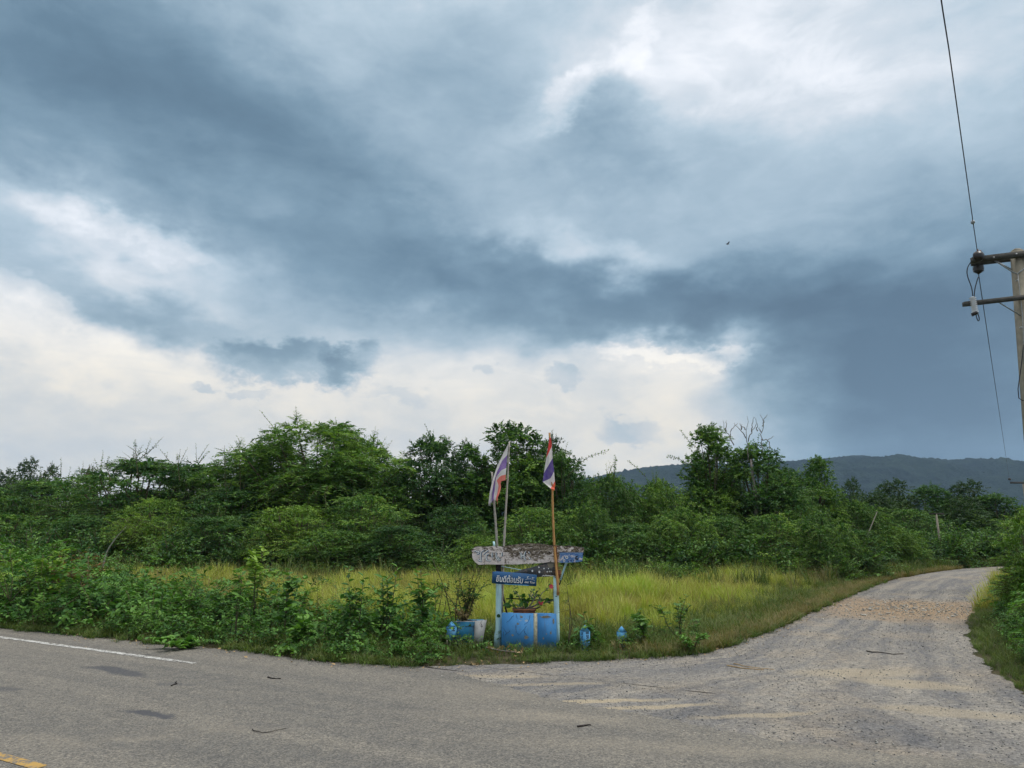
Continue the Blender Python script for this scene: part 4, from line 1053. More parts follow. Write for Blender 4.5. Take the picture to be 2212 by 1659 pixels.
# big board
ol = [(140, 205), (185, 182), (230, 165), (330, 160), (420, 165), (500, 150), (600, 156), (700, 158), (780, 140), (860, 127), (930, 118), (1000, 112), (1080, 104), (1180, 106), (1290, 112), (1400, 122), (1460, 136), (1530, 142), (1620, 140),
      (1700, 152), (1800, 155), (1900, 162), (1980, 170), (2052, 186), (2046, 240), (2030, 300), (2030, 360), (2018, 412), (1930, 425), (1800, 432), (1680, 436), (1550, 430), (1450, 424), (1350, 440), (1230, 448), (1100, 460), (1000, 455), (900, 468), (760, 462), (600, 467), (400, 463),
      (260, 471), (225, 445), (190, 415), (165, 380), (150, 350), (146, 280)]
m, t = mat('weathered_board')
o_ = objc(t)
lng = t.mapping(o_, scale=(2.2, 1, 11), typ='POINT')
wav = t.vmath('ADD', lng, t.vmath('SCALE', t.noise(o_, 4, 3, .6, 'Color'), scale=2.2))
gr_ = t.noise(wav, 4.0, 8, .7, dist=.5)
fl = t.noise(t.mapping(o_, scale=(1, 1, 1.7), typ='POINT'), 13, 8, .78, dist=.3)
big_ = t.noise(o_, 5, 3, .5)
wood = t.ramp(gr_, [(.38, (0.035, 0.026, 0.02)), (.48, (0.11, 0.085, 0.06)), (.56, (0.24, 0.20, 0.155)), (.68, (0.42, 0.37, 0.30))])
sx_ = t.new('ShaderNodeSeparateXYZ'); t.put(sx_.inputs[0], o_)
xl = PZ(Z2, (640, 0), Y0)[0] - base[0]; zlow = PZ(Z2, (0, 400), Y0)[2]; xr0 = PZ(Z2, (1625, 0), Y0)[0] - base[0]; zr0 = PZ(Z2, (0, 262), Y0)[2]; zt = PZ(Z2, (0, 190), Y0)[2]
leftness = t.mapr(sx_.outputs[0], xl - .02, xl + .06, .05, .0)
lowness = t.mapr(sx_.outputs[2], zlow + .10, zlow - .04, -.035, .035)
v_ = t.math('ADD', t.math('ADD', t.math('ADD', t.math('MULTIPLY', fl, .75), t.math('MULTIPLY', big_, .3)), leftness), lowness)
pf = t.mapr(v_, .525, .55)
c = t.mix(pf, wood, t.mix(t.mapr(fl, .4, .7), (0.52, 0.45, 0.42), (0.80, 0.72, 0.68)))
bf = t.math('MULTIPLY', t.math('MULTIPLY', t.mapr(sx_.outputs[0], xr0, xr0 + .012), t.mapr(sx_.outputs[2], zr0 + .008, zr0 - .008)), t.mapr(fl, .62, .52))
c = t.mix(bf, c, t.mix(t.mapr(gr_, .4, .6), (0.055, 0.14, 0.36), (0.14, 0.26, 0.46)))
M['board'] = fin(m, t, princ(t, c, .85, .2, t.math('ADD', gr_, t.math('MULTIPLY', pf, .5)), .004, .6))
M['board_edge'] = M['dark_wood']
V, F = extrude_poly(ZP(Z2, ol, Y0), .055, .004)
mb = MB(); mb.add(V, F[:1], 0); mb.add(V, F[1:], 1)
def pieces(name, mb, mats, parent, label=None):
    # one object for each separate painted piece
    V = np.concatenate(mb.V); F = []; MI = []
    for f, m_ in zip(mb.F, mb.M):
        for r_, q_ in zip(f, m_): F.append(tuple(int(x) for x in r_)); MI.append(int(q_))
    par = list(range(len(V)))
    def find(a):
        while par[a] != a: par[a] = par[par[a]]; a = par[a]
        return a
    for f in F:
        for x in f[1:]: par[find(x)] = find(f[0])
    gr = {}
    for f, mi in zip(F, MI): gr.setdefault(find(f[0]), []).append((f, mi))
    for fs in gr.values():
        ids = sorted({x for f, _ in fs for x in f}); mp = {x: i for i, x in enumerate(ids)}
        nb = MB(); nb.V = [V[ids]]; nb.T = [np.full(len(ids), .5)]; nb.F = [np.array([[mp[x] for x in f]]) for f, _ in fs]; nb.M = [np.array([mi]) for _, mi in fs]
        part(name, nb, mats, parent, label=label)
board = part('top_board', mb, [M['board'], M['dark_wood']], stand)
YL = Y0 - .003
let = MB()
def stroke(pts, wd, Y, mb, m=0, zf=Z2):
    """a brush stroke as a flat ribbon of paint on the board"""
    p = ZP(zf, pts, Y); p = resample(p, max(5, 3 * len(pts)))
    tg = norm(np.gradient(p, axis=0)); s = np.stack([-tg[:, 2], 0 * tg[:, 0], tg[:, 0]], 1) * wd / 2
    wv_ = (1 - .55 * np.abs(np.linspace(-1, 1, len(p))) ** 3)[:, None]
    V = np.concatenate([p + s * wv_, p - s * wv_]); k = len(p); i = np.arange(k - 1)
    mb.add(V, [np.stack([i, i + 1, i + 1 + k, i + k], 1)], m)
W_, B_ = [], []
glyphs = [[(180, 250), (210, 230), (240, 262), (270, 236), (268, 275), (225, 300)],
          [(355, 215), (300, 262), (292, 330), (300, 400), (318, 415)], [(250, 370), (268, 400), (310, 418)],
          [(430, 225), (370, 262), (345, 300)], [(440, 290), (395, 300), (388, 350), (395, 395), (440, 398), (470, 405)], [(488, 262), (488, 330), (492, 350)],
          [(558, 262), (558, 330), (575, 380), (620, 405)], [(585, 330), (600, 370), (640, 392)], [(655, 260), (655, 330)],
          [(955, 262), (985, 280), (985, 378)], [(1060, 240), (1035, 300), (1040, 378), (1070, 385)], [(985, 330), (1040, 310)], [(1110, 250), (1125, 275)], [(1120, 350), (1135, 378)]]
for g in glyphs:
    let = MB(); stroke(g, .026, Y0 - .003, let, 0); lt = part('brush_stroke', let, [M['blue_letter']], board)
    let = MB(); stroke([(a - 5, b - 5) for a, b in g], .013, Y0 - .006, let, 0); part('brush_stroke', let, [M['white_letter']], board)

let = MB()
for (a, b, r) in [(1758, 342, .020), (1712, 398, .016), (1690, 338, .010)]:
    c_ = PZ(Z2, (a, b), Y0 - .003); th = np.linspace(0, 2 * pi, 13)[:-1]
    let.add(np.stack([c_[0] + r * np.cos(th), 0 * th + c_[1], c_[2] + r * np.sin(th) * 1.1], 1), [tuple(range(12))], 0)
    let.add(np.stack([c_[0] + r * .5 * np.cos(th), 0 * th + c_[1] - .002, c_[2] + r * .5 * np.sin(th)], 1), [tuple(range(12))], 1)
stroke([(1955, 318), (1915, 335), (1912, 372), (1945, 378), (1950, 350)], .018, Y0 - .004, let, 2)
stroke([(1780, 405), (1800, 418)], .01, Y0 - .004, let, 2); stroke([(1830, 385), (1835, 415)], .01, Y0 - .004, let, 2); stroke([(1880, 390), (1878, 415)], .009, Y0 - .004, let, 2)
for x in (1425, 1450, 1475, 1500): stroke([(x, 320), (x + 10, 350)], .007, Y0 - .004, let, 0)
pieces('painted_mark', let, [M['white_letter'], M['blue_letter'], M['black_letter']], board)

# sloping grey board
ol = [(850, 600), (930, 575), (1030, 545), (1150, 520), (1280, 480), (1370, 440), (1440, 430), (1555, 432), (1575, 520), (1570, 660), (1420, 672), (1240, 682), (1250, 640), (1050, 618)]
V, F = extrude_poly(ZP(Z2, ol, Y0 + .02), .025, .002)
gb = part('slanted_board', M1(V, F), M['slate_board'], stand, label='slanting grey board with white dots')
let = MB()
for (a, b, r) in [(1172, 575, .012), (1292, 592, .014), (1370, 535, .009), (1447, 535, .008), (1425, 588, .009), (1462, 583, .008), (1492, 586, .008), (1283, 512, .010)]:
    c_ = PZ(Z2, (a, b), Y0 + .017); th = np.linspace(0, 2 * pi, 9)[:-1] + .3
    let.add(np.stack([c_[0] + r * np.cos(th), 0 * th + c_[1], c_[2] + r * np.sin(th) * 1.2], 1), [tuple(range(8))], 0)
V = ZP(Z2, [(1420, 450), (1535, 445), (1530, 500), (1495, 535), (1450, 510)], Y0 + .017); let.add(V, [tuple(range(5))], 1)
stroke([(1335, 668), (1360, 650), (1380, 664), (1400, 645), (1425, 660), (1450, 650), (1490, 662), (1545, 652)], .010, Y0 + .016, let, 0)
pieces('painted_dot', let, [M['white_letter'], M['concrete']], gb)
# navy welcome board
ol = [(490, 590), (560, 585), (720, 592), (900, 605), (1080, 622), (1252, 645), (1240, 730), (1240, 835), (1100, 830), (900, 815), (700, 803), (520, 790), (482, 782), (486, 690)]
V, F = extrude_poly(ZP(Z2, ol, Y0 - .03), .022, .001)
nb_ = part('welcome_board', M1(V, F), M['paint_navy'], stand, label='small navy blue welcome board with white Thai lettering')
let = MB()
a0 = PZ(Z2, (555, 757), Y0 - .03); a1 = PZ(Z2, (1012, 790), Y0 - .03); top_ = PZ(Z2, (555, 640), Y0 - .03)
rt = math.atan2(a1[2] - a0[2], a1[0] - a0[0])
text_mb('ยินดีต้อนรับ', a0, (top_[2] - a0[2]) * 1.08, Y0 - .0345, let, 0, .012, (a1[0] - a0[0]), rt, shear=.12)
a0 = PZ(Z2, (1035, 780), Y0 - .03)
text_mb('see You', a0, .033, Y0 - .0345, let, 0, .012, PZ(Z2, (1205, 0), Y0)[0] - a0[0], rt, shear=.25)
stroke([(1080, 668), (1095, 682), (1115, 664)], .006, Y0 - .034, let); stroke([(1095, 682), (1082, 702)], .006, Y0 - .034, let)
stroke([(1165, 680), (1180, 696), (1205, 688)], .006, Y0 - .034, let); stroke([(1180, 696), (1172, 712)], .006, Y0 - .034, let)
stroke([(1050, 728), (1085, 712), (1130, 708), (1180, 722), (1215, 748)], .004, Y0 - .034, let)
pieces('letter', let, [M['white_letter']], nb_)
part('trim', M1(*tube(ZP(Z2, [(700, 800), (900, 812), (1110, 822)], Y0 - .033), .004, 4)), M['paint_blue_pale'], nb_)

# the tangle of rope and rusty wire that ties the tan pole to the right post
rope = MB()
for k in range(7):
    a = PZ(Z1, (808 + rng.uniform(-6, 6), 1030 + k * 11), Y0 + .0); b_ = PZ(Z1, (838 + rng.uniform(-4, 12), 1026 + k * 13), Y0 + .02)
    c_ = (a + b_) / 2 + [0, -.04, rng.uniform(-.02, .02)]; rope.add(*tube(resample([a, c_, b_], 6), .004, 4))
part('rope', rope, M['rust'], stand)
V, F = extrude_poly(ZP(Z1, [(822, 1045), (846, 1052), (842, 1090), (830, 1105), (818, 1085)], Y0 + .01), .015)
part('torn_scrap', M1(V, F), M['terracotta'], stand, label='torn reddish scrap tied to the right post')

# ------------------------------------------------------------------ poles and flags
def pole(label, pts, Y, r0, r1, m_, nodes=9, zf=Z1, cat='pole', name='flag_pole', dy=0.0):
    p = ZP(zf, pts, Y); p[:, 1] += np.linspace(0, dy, len(p)); p = resample(p[::-1], nodes * 3 + 1)      # from the foot up
    r = np.interp(np.arange(len(p)), [0, len(p) - 1], [r0, r1]); r[::3] *= 1.22
    th = thing(name, label, cat, (p[0][0], p[0][1], p[0][2]))
    part('shaft', M1(*tube(p, r, 7)), m_, th, True); return th
p1 = pole('grey bamboo pole carrying the torn faded flag on the left', [(503, 200), (497, 330), (490, 470), (480, 650), (467, 885), (460, 1050), (452, 1330)], Y0 + .14, .019, .011, M['bamboo_grey'])
p2 = pole('short bare bamboo pole left of the torn flag', [(388, 400), (393, 480), (402, 600), (412, 720), (422, 885), (428, 1050), (432, 1300)], Y0 + .17, .020, .013, M['bamboo_grey'], name='bamboo_pole')
p3 = pole('tan bamboo pole carrying the flag on the right', [(768, 140), (775, 300), (787, 520), (791, 700), (800, 890), (810, 1010), (820, 1110), (824, 1215)], Y0 - .045, .017, .012, M['bamboo_tan'])
part('tie', M1(*tube(ZP(Z1, [(793, 885), (806, 886)], Y0 - .045), .018, 6)), M['rust'], p3)
pole('short rusty pipe lashed beside the tan pole on the right post', [(812, 885), (818, 1000), (826, 1120), (829, 1210)], Y0 - .02, .010, .008, M['rust'], 4, name='rusty_pipe', cat='pipe')

m, t = mat('flag_cloth_faded')
def flag_mat(name, cols, rough=.8):
    m, t = mat(name)
    at = t.new('ShaderNodeAttribute', attribute_name='tint')
    c = t.ramp(at.outputs['Fac'], [(0, cols[0]), (1 / 6, cols[1]), (1 / 3, cols[2]), (2 / 3, cols[3]), (5 / 6, cols[4])], 'CONSTANT')
    c = t.mix(t.mapr(t.noise(objc(t), 18, 5, .6), .35, .7, 0, .22), c, (0.45, 0.40, 0.36))
    p = princ(t, c, .85, .1); tr = t.new('ShaderNodeBsdfTranslucent'); t.put(tr.inputs[0], c)
    ms = t.new('ShaderNodeMixShader'); ms.inputs[0].default_value = .35
    t.l.new(p.outputs[0], ms.inputs[1]); t.l.new(tr.outputs[0], ms.inputs[2]); t.l.new(ms.outputs[0], t.out.inputs[0]); return m
bpy.data.materials.remove(m)
M['flag_faded'] = flag_mat('flag_faded', [(0.82, 0.76, 0.74), (0.82, 0.78, 0.77), (0.28, 0.17, 0.46), (0.82, 0.78, 0.77), (0.85, 0.22, 0.17)])
M['flag_new'] = flag_mat('flag_red_blue', [(0.75, 0.05, 0.045), (0.80, 0.76, 0.76), (0.12, 0.08, 0.32), (0.80, 0.76, 0.76), (0.85, 0.13, 0.06)])
def cloth(name, label, rows, us, Y, m_, ripple=.03, parent_loc=None, ragged=0.0):
    """rows: list over v of list over us of zoom-3 points; smooth interpolation"""
    nu, nv = 49, 41
    A = np.array([[PZ(Z3, q, Y) for q in r] for r in rows])            # (nv0, nu0, 3)
    uu = np.linspace(0, 1, nu)
    B = np.stack([[np.interp(uu, us, r[:, k]) for k in range(3)] for r in A]).transpose(0, 2, 1)   # nv0,nu,3
    vv = np.linspace(0, 1, nv); v0 = np.linspace(0, 1, len(rows))
    Cc = np.stack([np.stack([np.interp(vv, v0, B[:, a, k]) for k in range(3)], 1) for a in range(nu)], 1)   # nv,nu,3
    ker = np.array([1, 2, 3, 2, 1]) / 9
    for k in range(3):
        X = np.apply_along_axis(lambda c_: np.convolve(np.pad(c_, 2, mode='edge'), ker, 'valid'), 0, Cc[..., k]); Cc[..., k] = X
    UU, VV = np.meshgrid(uu, vv)
    Cc[..., 1] += ripple * np.sin(VV * 7 + UU * 5) * (VV + .15) + ripple * .6 * np.sin(UU * 16 + VV * 3) * (VV + .1)
    if ragged:
        Cc[-1, :, 2] -= np.abs(rng.normal(0, ragged, nu)); Cc[-2, :, 2] -= np.abs(rng.normal(0, ragged * .4, nu))
    i = (np.arange(nv - 1)[:, None] * nu + np.arange(nu - 1)[None]).reshape(-1)
    mb = MB().add(Cc.reshape(-1, 3), [np.stack([i, i + 1, i + nu + 1, i + nu], 1)], 0, UU.ravel())
    return solo(name, mb, m_, label, 'flag', Cc[0, 0] * 1.0, smooth=True)
us = [0, 1 / 6, 1 / 3, 2 / 3, 5 / 6, 1]
cloth('flag', 'faded torn Thai flag hanging limp, frayed at its lower tip', [
    [(592, 215), (585, 300), (570, 455), (548, 738), (540, 875), (528, 1000)],
    [(470, 440), (465, 500), (455, 580), (430, 790), (420, 905), (440, 1020)],
    [(330, 740), (335, 800), (335, 850), (320, 950), (335, 1000), (420, 1060)],
    [(245, 1010), (250, 1060), (265, 1105), (305, 1070), (375, 1110), (430, 1150)],
    [(185, 1290), (205, 1300), (235, 1290), (290, 1240), (350, 1270), (395, 1290)],
    [(160, 1500), (190, 1480), (225, 1450), (275, 1385), (320, 1400), (355, 1390)]], us, Y0 + .10, M['flag_faded'], .035, ragged=.035)
cloth('flag', 'brighter Thai flag wrapped round the top of the tan pole', [
    [(1492, 90), (1512, 270), (1530, 520), (1560, 810), (1575, 1020), (1586, 1090)],
    [(1470, 100), (1455, 395), (1440, 680), (1480, 960), (1530, 1100), (1572, 1165)],
    [(1458, 110), (1392, 530), (1340, 850), (1312, 1035), (1480, 1180), (1560, 1230)]], us, Y0 - .075, M['flag_new'], .02)
# dark fold behind the right flag's upper edge
V = ZP(Z3, [(1460, 200), (1430, 320), (1405, 440), (1400, 520), (1440, 420), (1468, 300)], Y0 - .05)
mbf = MB(); V2, F2 = extrude_poly(V, .004); mbf.add(V2, F2, 0, .5)
o = part('flag_fold', mbf, M['flag_new'], [x for x in bpy.data.objects if x.name == 'flag.001'][0])

# ------------------------------------------------------------------ planter under the sign
cpl = PZ(Z4, (980, 1400), Y0 - .07); cpl[2] = 0
M['paint_blue_b'] = paint('paint_blue_b', (0.045, 0.20, 0.45), (0.34, 0.33, 0.26), 0.63, 6)
pln = thing('planter_box', 'blue painted concrete planter box with cracked front, under the sign boards', 'planter', (cpl[0], Y0 + .15, 0))
YF = Y0 - .10
def zy(p): return PZ(Z4, p, YF)
xl_, xm1, xm2, xr_ = zy((368, 900))[0], zy((1090, 900))[0], zy((1178, 900))[0], zy((1605, 900))[0]
ztl, ztr = zy((400, 640))[2], zy((1590, 660))[2]
def panel(x0, x1, z0, z1, y, th, m_, nm, lab=None):
    V = np.array([[x0, y, -.05], [x1, y, -.05], [x1, y, z1], [x0, y, z0], [x0, y + th, -.05], [x1, y + th, -.05], [x1, y + th, z1], [x0, y + th, z0]])
    return part(nm, M1(V, [np.array([(0, 1, 2, 3), (5, 4, 7, 6), (1, 5, 6, 2), (4, 0, 3, 7), (3, 2, 6, 7), (0, 4, 5, 1)])]), m_, pln, label=lab)
zi = lambda x: ztl + (ztr - ztl) * (x - xl_) / (xr_ - xl_)
panel(xl_, xm1, zi(xl_), zi(xm1), YF, .05, M['paint_blue'], 'front_panel', 'left front panel, light blue and cracked')
panel(xm1, xm2, zi(xm1), zi(xm2), YF + .004, .05, plain('mortar', (0.36, 0.34, 0.25), .9, .1, .4, 30), 'mortar_joint')
panel(xm2, xr_, zi(xm2), zi(xr_), YF, .05, M['paint_blue_b'], 'front_panel', 'right front panel, deeper blue')
panel(xl_, xr_, zi(xl_) - .055, zi(xr_) - .055, YF + .50, .05, M['paint_blue'], 'back_panel')
for x_ in (xl_ + .025, xr_ - .025):
    V, F = box((x_, YF + .275, zi(x_) / 2 - .052), (.05, .448, zi(x_) - .005)); part('side_panel', M1(V, F), M['paint_blue_b'], pln)
V, F = box(((xl_ + xr_) / 2, YF + .275, ztr - .12), (xr_ - xl_ - .104, .446, .1)); part('soil', M1(V, F), M['soil'], pln)
ck = MB()
for c_ in ([(700, 660), (712, 720), (740, 770)], [(1020, 680), (1005, 760), (965, 840), (880, 895)], [(930, 930), (850, 1040), (770, 1130)], [(560, 1030), (500, 1090), (380, 960)], [(490, 1090), (440, 1150)], [(640, 690), (480, 860)], [(880, 1030), (960, 1200)], [(400, 1050), (408, 1200)], [(690, 900), (700, 1050), (760, 1140)]):
    p_ = ZP(Z4, c_, YF - .001); p_ = resample(p_, 9); p_[1:-1] += rng.normal(0, .003, (7, 3)) * [1, 0, 1]
    ck.add(*tube(p_, np.linspace(.0024, .001, 9), 4))
pieces('crack', ck, [M['dark_wood']], pln)
st_ = MB()
for (x, y, w1, h1) in [(735, 880, 70, 55), (820, 720, 70, 70), (1370, 720, 330, 60), (930, 1180, 120, 90), (1310, 1210, 30, 80), (1380, 1110, 25, 35), (1480, 1080, 40, 110), (780, 1000, 20, 30), (620, 1140, 60, 60), (1540, 820, 50, 150)]:
    k_ = 14; th = np.linspace(0, 2 * pi, k_ + 1)[:-1]; rr = rng.uniform(.55, 1.1, k_)
    p_ = ZP(Z4, [(x + w1 / 2 * cos(a) * r_, y + h1 / 2 * sin(a) * r_) for a, r_ in zip(th, rr)], YF - .002)
    st_.add(p_, [tuple(range(k_))])
pieces('bare_patch', st_, [plain('bare_cement', (0.24, 0.22, 0.17), .9, .1, .5, 60)], pln)

# pot with desert rose
pc = PZ(Z4, (880, 600), Y0 + .12)
pot = thing('flower_pot', 'square rusty-brown pot with a straggly desert rose, inside the blue planter', 'potted plant', (pc[0], Y0 + .15, ztr - .07))
zt_ = PZ(Z4, (880, 575), Y0 + .05)[2]
V, F = box((pc[0], Y0 + .12, (zt_ + ztr - .07) / 2), (.30, .24, zt_ - ztr + .07)); part('pot', M1(V, F), M['terracotta'], pot)
V, F = box((pc[0], Y0 + .12, zt_ + .008), (.33, .27, .016)); part('rim', M1(V, F), M['rust'], pot)
stems = MB(); lv = MB(); roots = pc + [0, 0, 0]; roots[2] = zt_
br = [[(880, 560), (760, 470), (690, 480), (640, 400)], [(900, 560), (1000, 480), (1100, 470), (1200, 380), (1260, 260)], [(890, 560), (1050, 500), (1180, 440), (1250, 200), (1440, 60)], [(880, 560), (830, 420), (760, 250), (640, 130)],
      [(900, 560), (960, 430), (1010, 250), (1080, 100)], [(1000, 480), (1130, 300), (1150, 200), (1210, 110)], [(880, 560), (700, 530), (560, 440)], [(1180, 440), (1300, 400), (1440, 380), (1560, 340)], [(900, 560), (1140, 520), (1290, 430)], [(960, 430), (880, 300), (800, 330)], [(1080, 210), (1040, 250), (1080, 290), (1130, 240)]]
tips = []
for b_ in br:
    p_ = ZP(Z4, b_, Y0 + .1); p_[:, 1] += np.linspace(0, 1, len(p_)) * rng.uniform(-.14, .14); p_ = resample(p_, 9); stems.add(*tube(p_, np.linspace(.011, .004, 9), 5)); tips.append(p_)
part('stem', stems, M['deadwood'], pot, True)
for p_ in tips[:10]:
    k_ = 9; q_ = p_[rng.integers(4, 9, k_)] + jit(k_, .012)
    V, f_ = leaf_big(q_, norm(jit(k_, 1) + UP * .5), norm(UP + jit(k_, .5)), rng.uniform(.05, .085, k_), rng.uniform(.028, .045, k_)); lv.add(V, [f_], 0, rng.uniform(0.1, .8, k_).repeat(6))
lc = ZP(Z4, [(540, 190), (600, 220), (750, 190), (880, 260), (900, 210), (960, 290), (1010, 350), (560, 420), (620, 480), (1390, 300), (830, 380), (930, 390)], Y0 + .08)
V, f_ = leaf_big(lc + jit(12, .01), norm(jit(12, .6) - UP * .8), norm(np.array([0, -1, .3]) + jit(12, .3)), np.full(12, .11), np.full(12, .065)); lv.add(V, [f_], 0, .35)
part('foliage', lv, [M['leaf_weed']], pot)
for (fx_, fy_) in ((1255, 405), (1490, 40)):
    c_ = PZ(Z4, (fx_, fy_), Y0 + .0); mbf = MB()
    for a in range(5):
        th = a * 2 * pi / 5 + .3; d_ = np.array([[cos(th), -.35, sin(th)]]); V, f_ = leaf_big(c_[None], norm(d_), np.array([[0, -1.0, .2]]), np.array([.036]), np.array([.034])); mbf.add(V, [f_], 0, rng.uniform(.3, .6))
    mbf.add(*lathe([(.001, -.006), (.006, 0), (.001, .006)], c_ + [0, -.012, 0], 6), m=0, tint=1.0)
    part('blossom', mbf, [M['flower']], pot, label='pink five-petalled blossom')

# small broken planter left
def Z6(zx, zy): return ((1020 + zx / 18.43) / 1.0687, (1420 + zy / 18.43) / 1.0687)
YB = Y0 + .05
bp = thing('concrete_planter', 'low blue and white concrete planter left of the pale blue post', 'planter', (PZ(Z6, (1200, 1000), YB)[0], YB + .18, 0))
def slab(pts, Y, th, m_, nm, lab=None):
    V, F = extrude_poly(ZP(Z6, pts, Y), th, 0.001); return part(nm, M1(V, F), m_, bp, label=lab)
slab([(440, 290), (800, 288), (1405, 285), (1380, 700), (1350, 1250), (560, 1250), (500, 800)], YB, .035, M['paint_blue_ring'], 'front_wall', 'dark blue streaked front wall')
slab([(1406, 285), (1650, 245), (1905, 228), (1880, 420), (1800, 760), (1740, 1250), (1351, 1250), (1381, 700)], YB - .004, .035, M['paint_white'], 'front_wall', 'white flaking end of the front wall')
rimp = ZP(Z6, [(420, 286), (800, 280), (1405, 276), (1650, 236), (1915, 220)], YB + .01); part('rim', M1(*tube(rimp, .008, 5)), M['paint_white'], bp)
x0_, x1_ = PZ(Z6, (560, 600), YB)[0], PZ(Z6, (1740, 600), YB)[0]; hz_ = PZ(Z6, (600, 290), YB)[2]
V, F = box(((x0_ + x1_) / 2, YB + .33, hz_ / 2 - .03), (x1_ - x0_, .035, hz_ + .04)); part('back_wall', M1(V, F), M['paint_blue_ring'], bp)
for x_ in (x0_ + .02, x1_ - .02):
    V, F = box((x_, YB + .176, hz_ / 2 - .03), (.03, .27, hz_)); part('side_wall', M1(V, F), M['paint_white'], bp)
V, F = box(((x0_ + x1_) / 2, YB + .18, hz_ - .06), (x1_ - x0_ - .08, .28, .04)); part('soil', M1(V, F), M['soil'], bp)
part('crack', M1(*tube(ZP(Z6, [(980, 490), (1250, 470), (1400, 465)], YB - .001), .002, 4)), M['dark_wood'], bp)

# ------------------------------------------------------------------ boundary marker posts
def marker(label, px, top_py, bot_py, wpx, Y, rot, m_low=None, texts=(), lowfrac=0.0):
    top = P(px, top_py, Y); wd = wpx / FPX * Y / (abs(cos(rot)) + abs(sin(rot))); h = top[2]; cap = .075
    th = thing('marker_post', label, 'marker post', (top[0], Y, 0), 'blue marker posts beside the sign')
    c_, s_ = cos(rot), sin(rot)
    def ring(w_, z): return [[top[0] + (x * c_ - y * s_) * w_, Y + (x * s_ + y * c_) * w_, z] for x, y in ((-.5, -.5), (.5, -.5), (.5, .5), (-.5, .5))]
    sp = (h - cap) * (1 - lowfrac) if lowfrac else 0
    def seg(z0, z1, m_, nm, lab=None):
        V = np.array(ring(wd, z0) + ring(wd, z1)); part(nm, M1(V, [np.array([(0, 1, 5, 4), (1, 2, 6, 5), (2, 3, 7, 6), (3, 0, 4, 7), (3, 2, 1, 0), (4, 5, 6, 7)])]), m_, th, label=lab)
    if lowfrac:
        seg(-.05, sp, m_low, 'lower_shaft', 'flaking yellowish lower shaft'); seg(sp + .0005, h - cap, M['paint_blue_pale'], 'shaft')
    else: seg(-.05, h - cap, M['paint_blue_pale'], 'shaft')
    V = np.array(ring(wd * 1.01, h - cap + .0005) + ring(wd * .06, h)); part('cap', M1(V, [np.array([(0, 1, 5, 4), (1, 2, 6, 5), (2, 3, 7, 6), (3, 0, 4, 7), (4, 5, 6, 7)]), (3, 2, 1, 0)]), M['paint_blue_pale'], th)
    if texts:
        mb = MB()
        for (s__, face, x_, z_, hh, ww) in texts:
            tmp = MB(); text_mb(s__, np.array([x_ - ww / 2, 0, z_]), hh, 0, tmp, 0, .02, ww)
            if not tmp.V: continue
            V = tmp.V[0]; q_ = np.stack([V[:, 0], np.full(len(V), -wd / 2 - .002), V[:, 2]], 1)
            if face == 'L': q_ = np.stack([-wd / 2 - .002 + 0 * V[:, 0], -V[:, 0], V[:, 2]], 1)     # the face turned left
            q_ = np.stack([top[0] + q_[:, 0] * c_ - q_[:, 1] * s_, Y + q_[:, 0] * s_ + q_[:, 1] * c_, q_[:, 2]], 1)
            mb.add(q_, tmp.F)
        pieces('letter', mb, [M['black_letter']], th)
    return h
def z6z(x, y, Y): return PZ(Z6, (x, y), Y)[2]
h_ = PZ(Z6, (400, 270), Y0)[2]
marker('blue marker post with flaking lower half, left of the low planter', *Z6(418, 262), 0, 21.5, Y0 - .05, R_(38), M['paint_flake'] if 'paint_flake' in M else paint('paint_flake', (0.42, 0.40, 0.28), (0.08, 0.08, 0.09), .53, 16, (3, 3, .5)),
       [('TG', 'L', .0, z6z(0, 680, Y0 - .05), .045, .05), ('IE', 'F', .0, z6z(0, 660, Y0 - .05), .06, .05)], .55)
def Z7(zx, zy): return ((1320 + zx / 11.06) / 1.0687, (1420 + zy / 11.06) / 1.0687)
zz = lambda y: PZ(Z7, (0, y), Y0)[2]
marker('blue marker post with black lettering, standing right of the sign', *Z7(332, 262), 0, 20.5, Y0, R_(35), None,
       [('ธธ', 'F', 0, zz(470), .03, .055), ('วิธี', 'F', 0, zz(590), .05, .05), ('LM', 'F', 0, zz(668), .035, .06), ('C', 'F', 0, zz(755), .025, .04), ('ส', 'L', 0, zz(510), .045, .03), ('ต', 'L', 0, zz(620), .045, .03)])
marker('faded blue marker post half swallowed by grass, furthest right', *Z7(1270, 285), 0, 20.5, Y0 + .30, R_(40))

# ------------------------------------------------------------------ power pole, wires
YP = 18.0
def z5(p, Y=YP): return PZ(Z5, p, Y)
ptop = z5((1215, 140)); slope = (z5((1321, 1400)) - ptop)
foot = ptop + slope * (ptop[2] / -slope[2])
pp = thing('power_pole', 'tall concrete power pole with two crossarms at the right edge', 'power pole', (foot[0], YP, 0))
def sq_shaft(a, b, wa, wb, da, db):
    V = []
    for c_, w_, d_ in ((a, wa, da), (b, wb, db)):
        V += [[c_[0] - w_ / 2, c_[1] - d_ / 2, c_[2]], [c_[0] + w_ / 2, c_[1] - d_ / 2, c_[2]], [c_[0] + w_ / 2, c_[1] + d_ / 2, c_[2]], [c_[0] - w_ / 2, c_[1] + d_ / 2, c_[2]]]
    return np.array(V), [np.array([(0, 1, 5, 4), (1, 2, 6, 5), (2, 3, 7, 6), (3, 0, 4, 7), (4, 5, 6, 7), (3, 2, 1, 0)])]
wtop = 175 / 8.293 / 1.0687 / FPX * YP
part('shaft', M1(*sq_shaft(foot, ptop - [0, 0, .03], wtop * 1.3, wtop * .96, wtop * 1.2, wtop * .9)), M['concrete'], pp)
part('pole_cap', M1(*sq_shaft(ptop - [0, 0, .03], ptop + [0, 0, .02], wtop * .95, wtop * .6, wtop * .8, wtop * .5)), M['concrete'], pp)
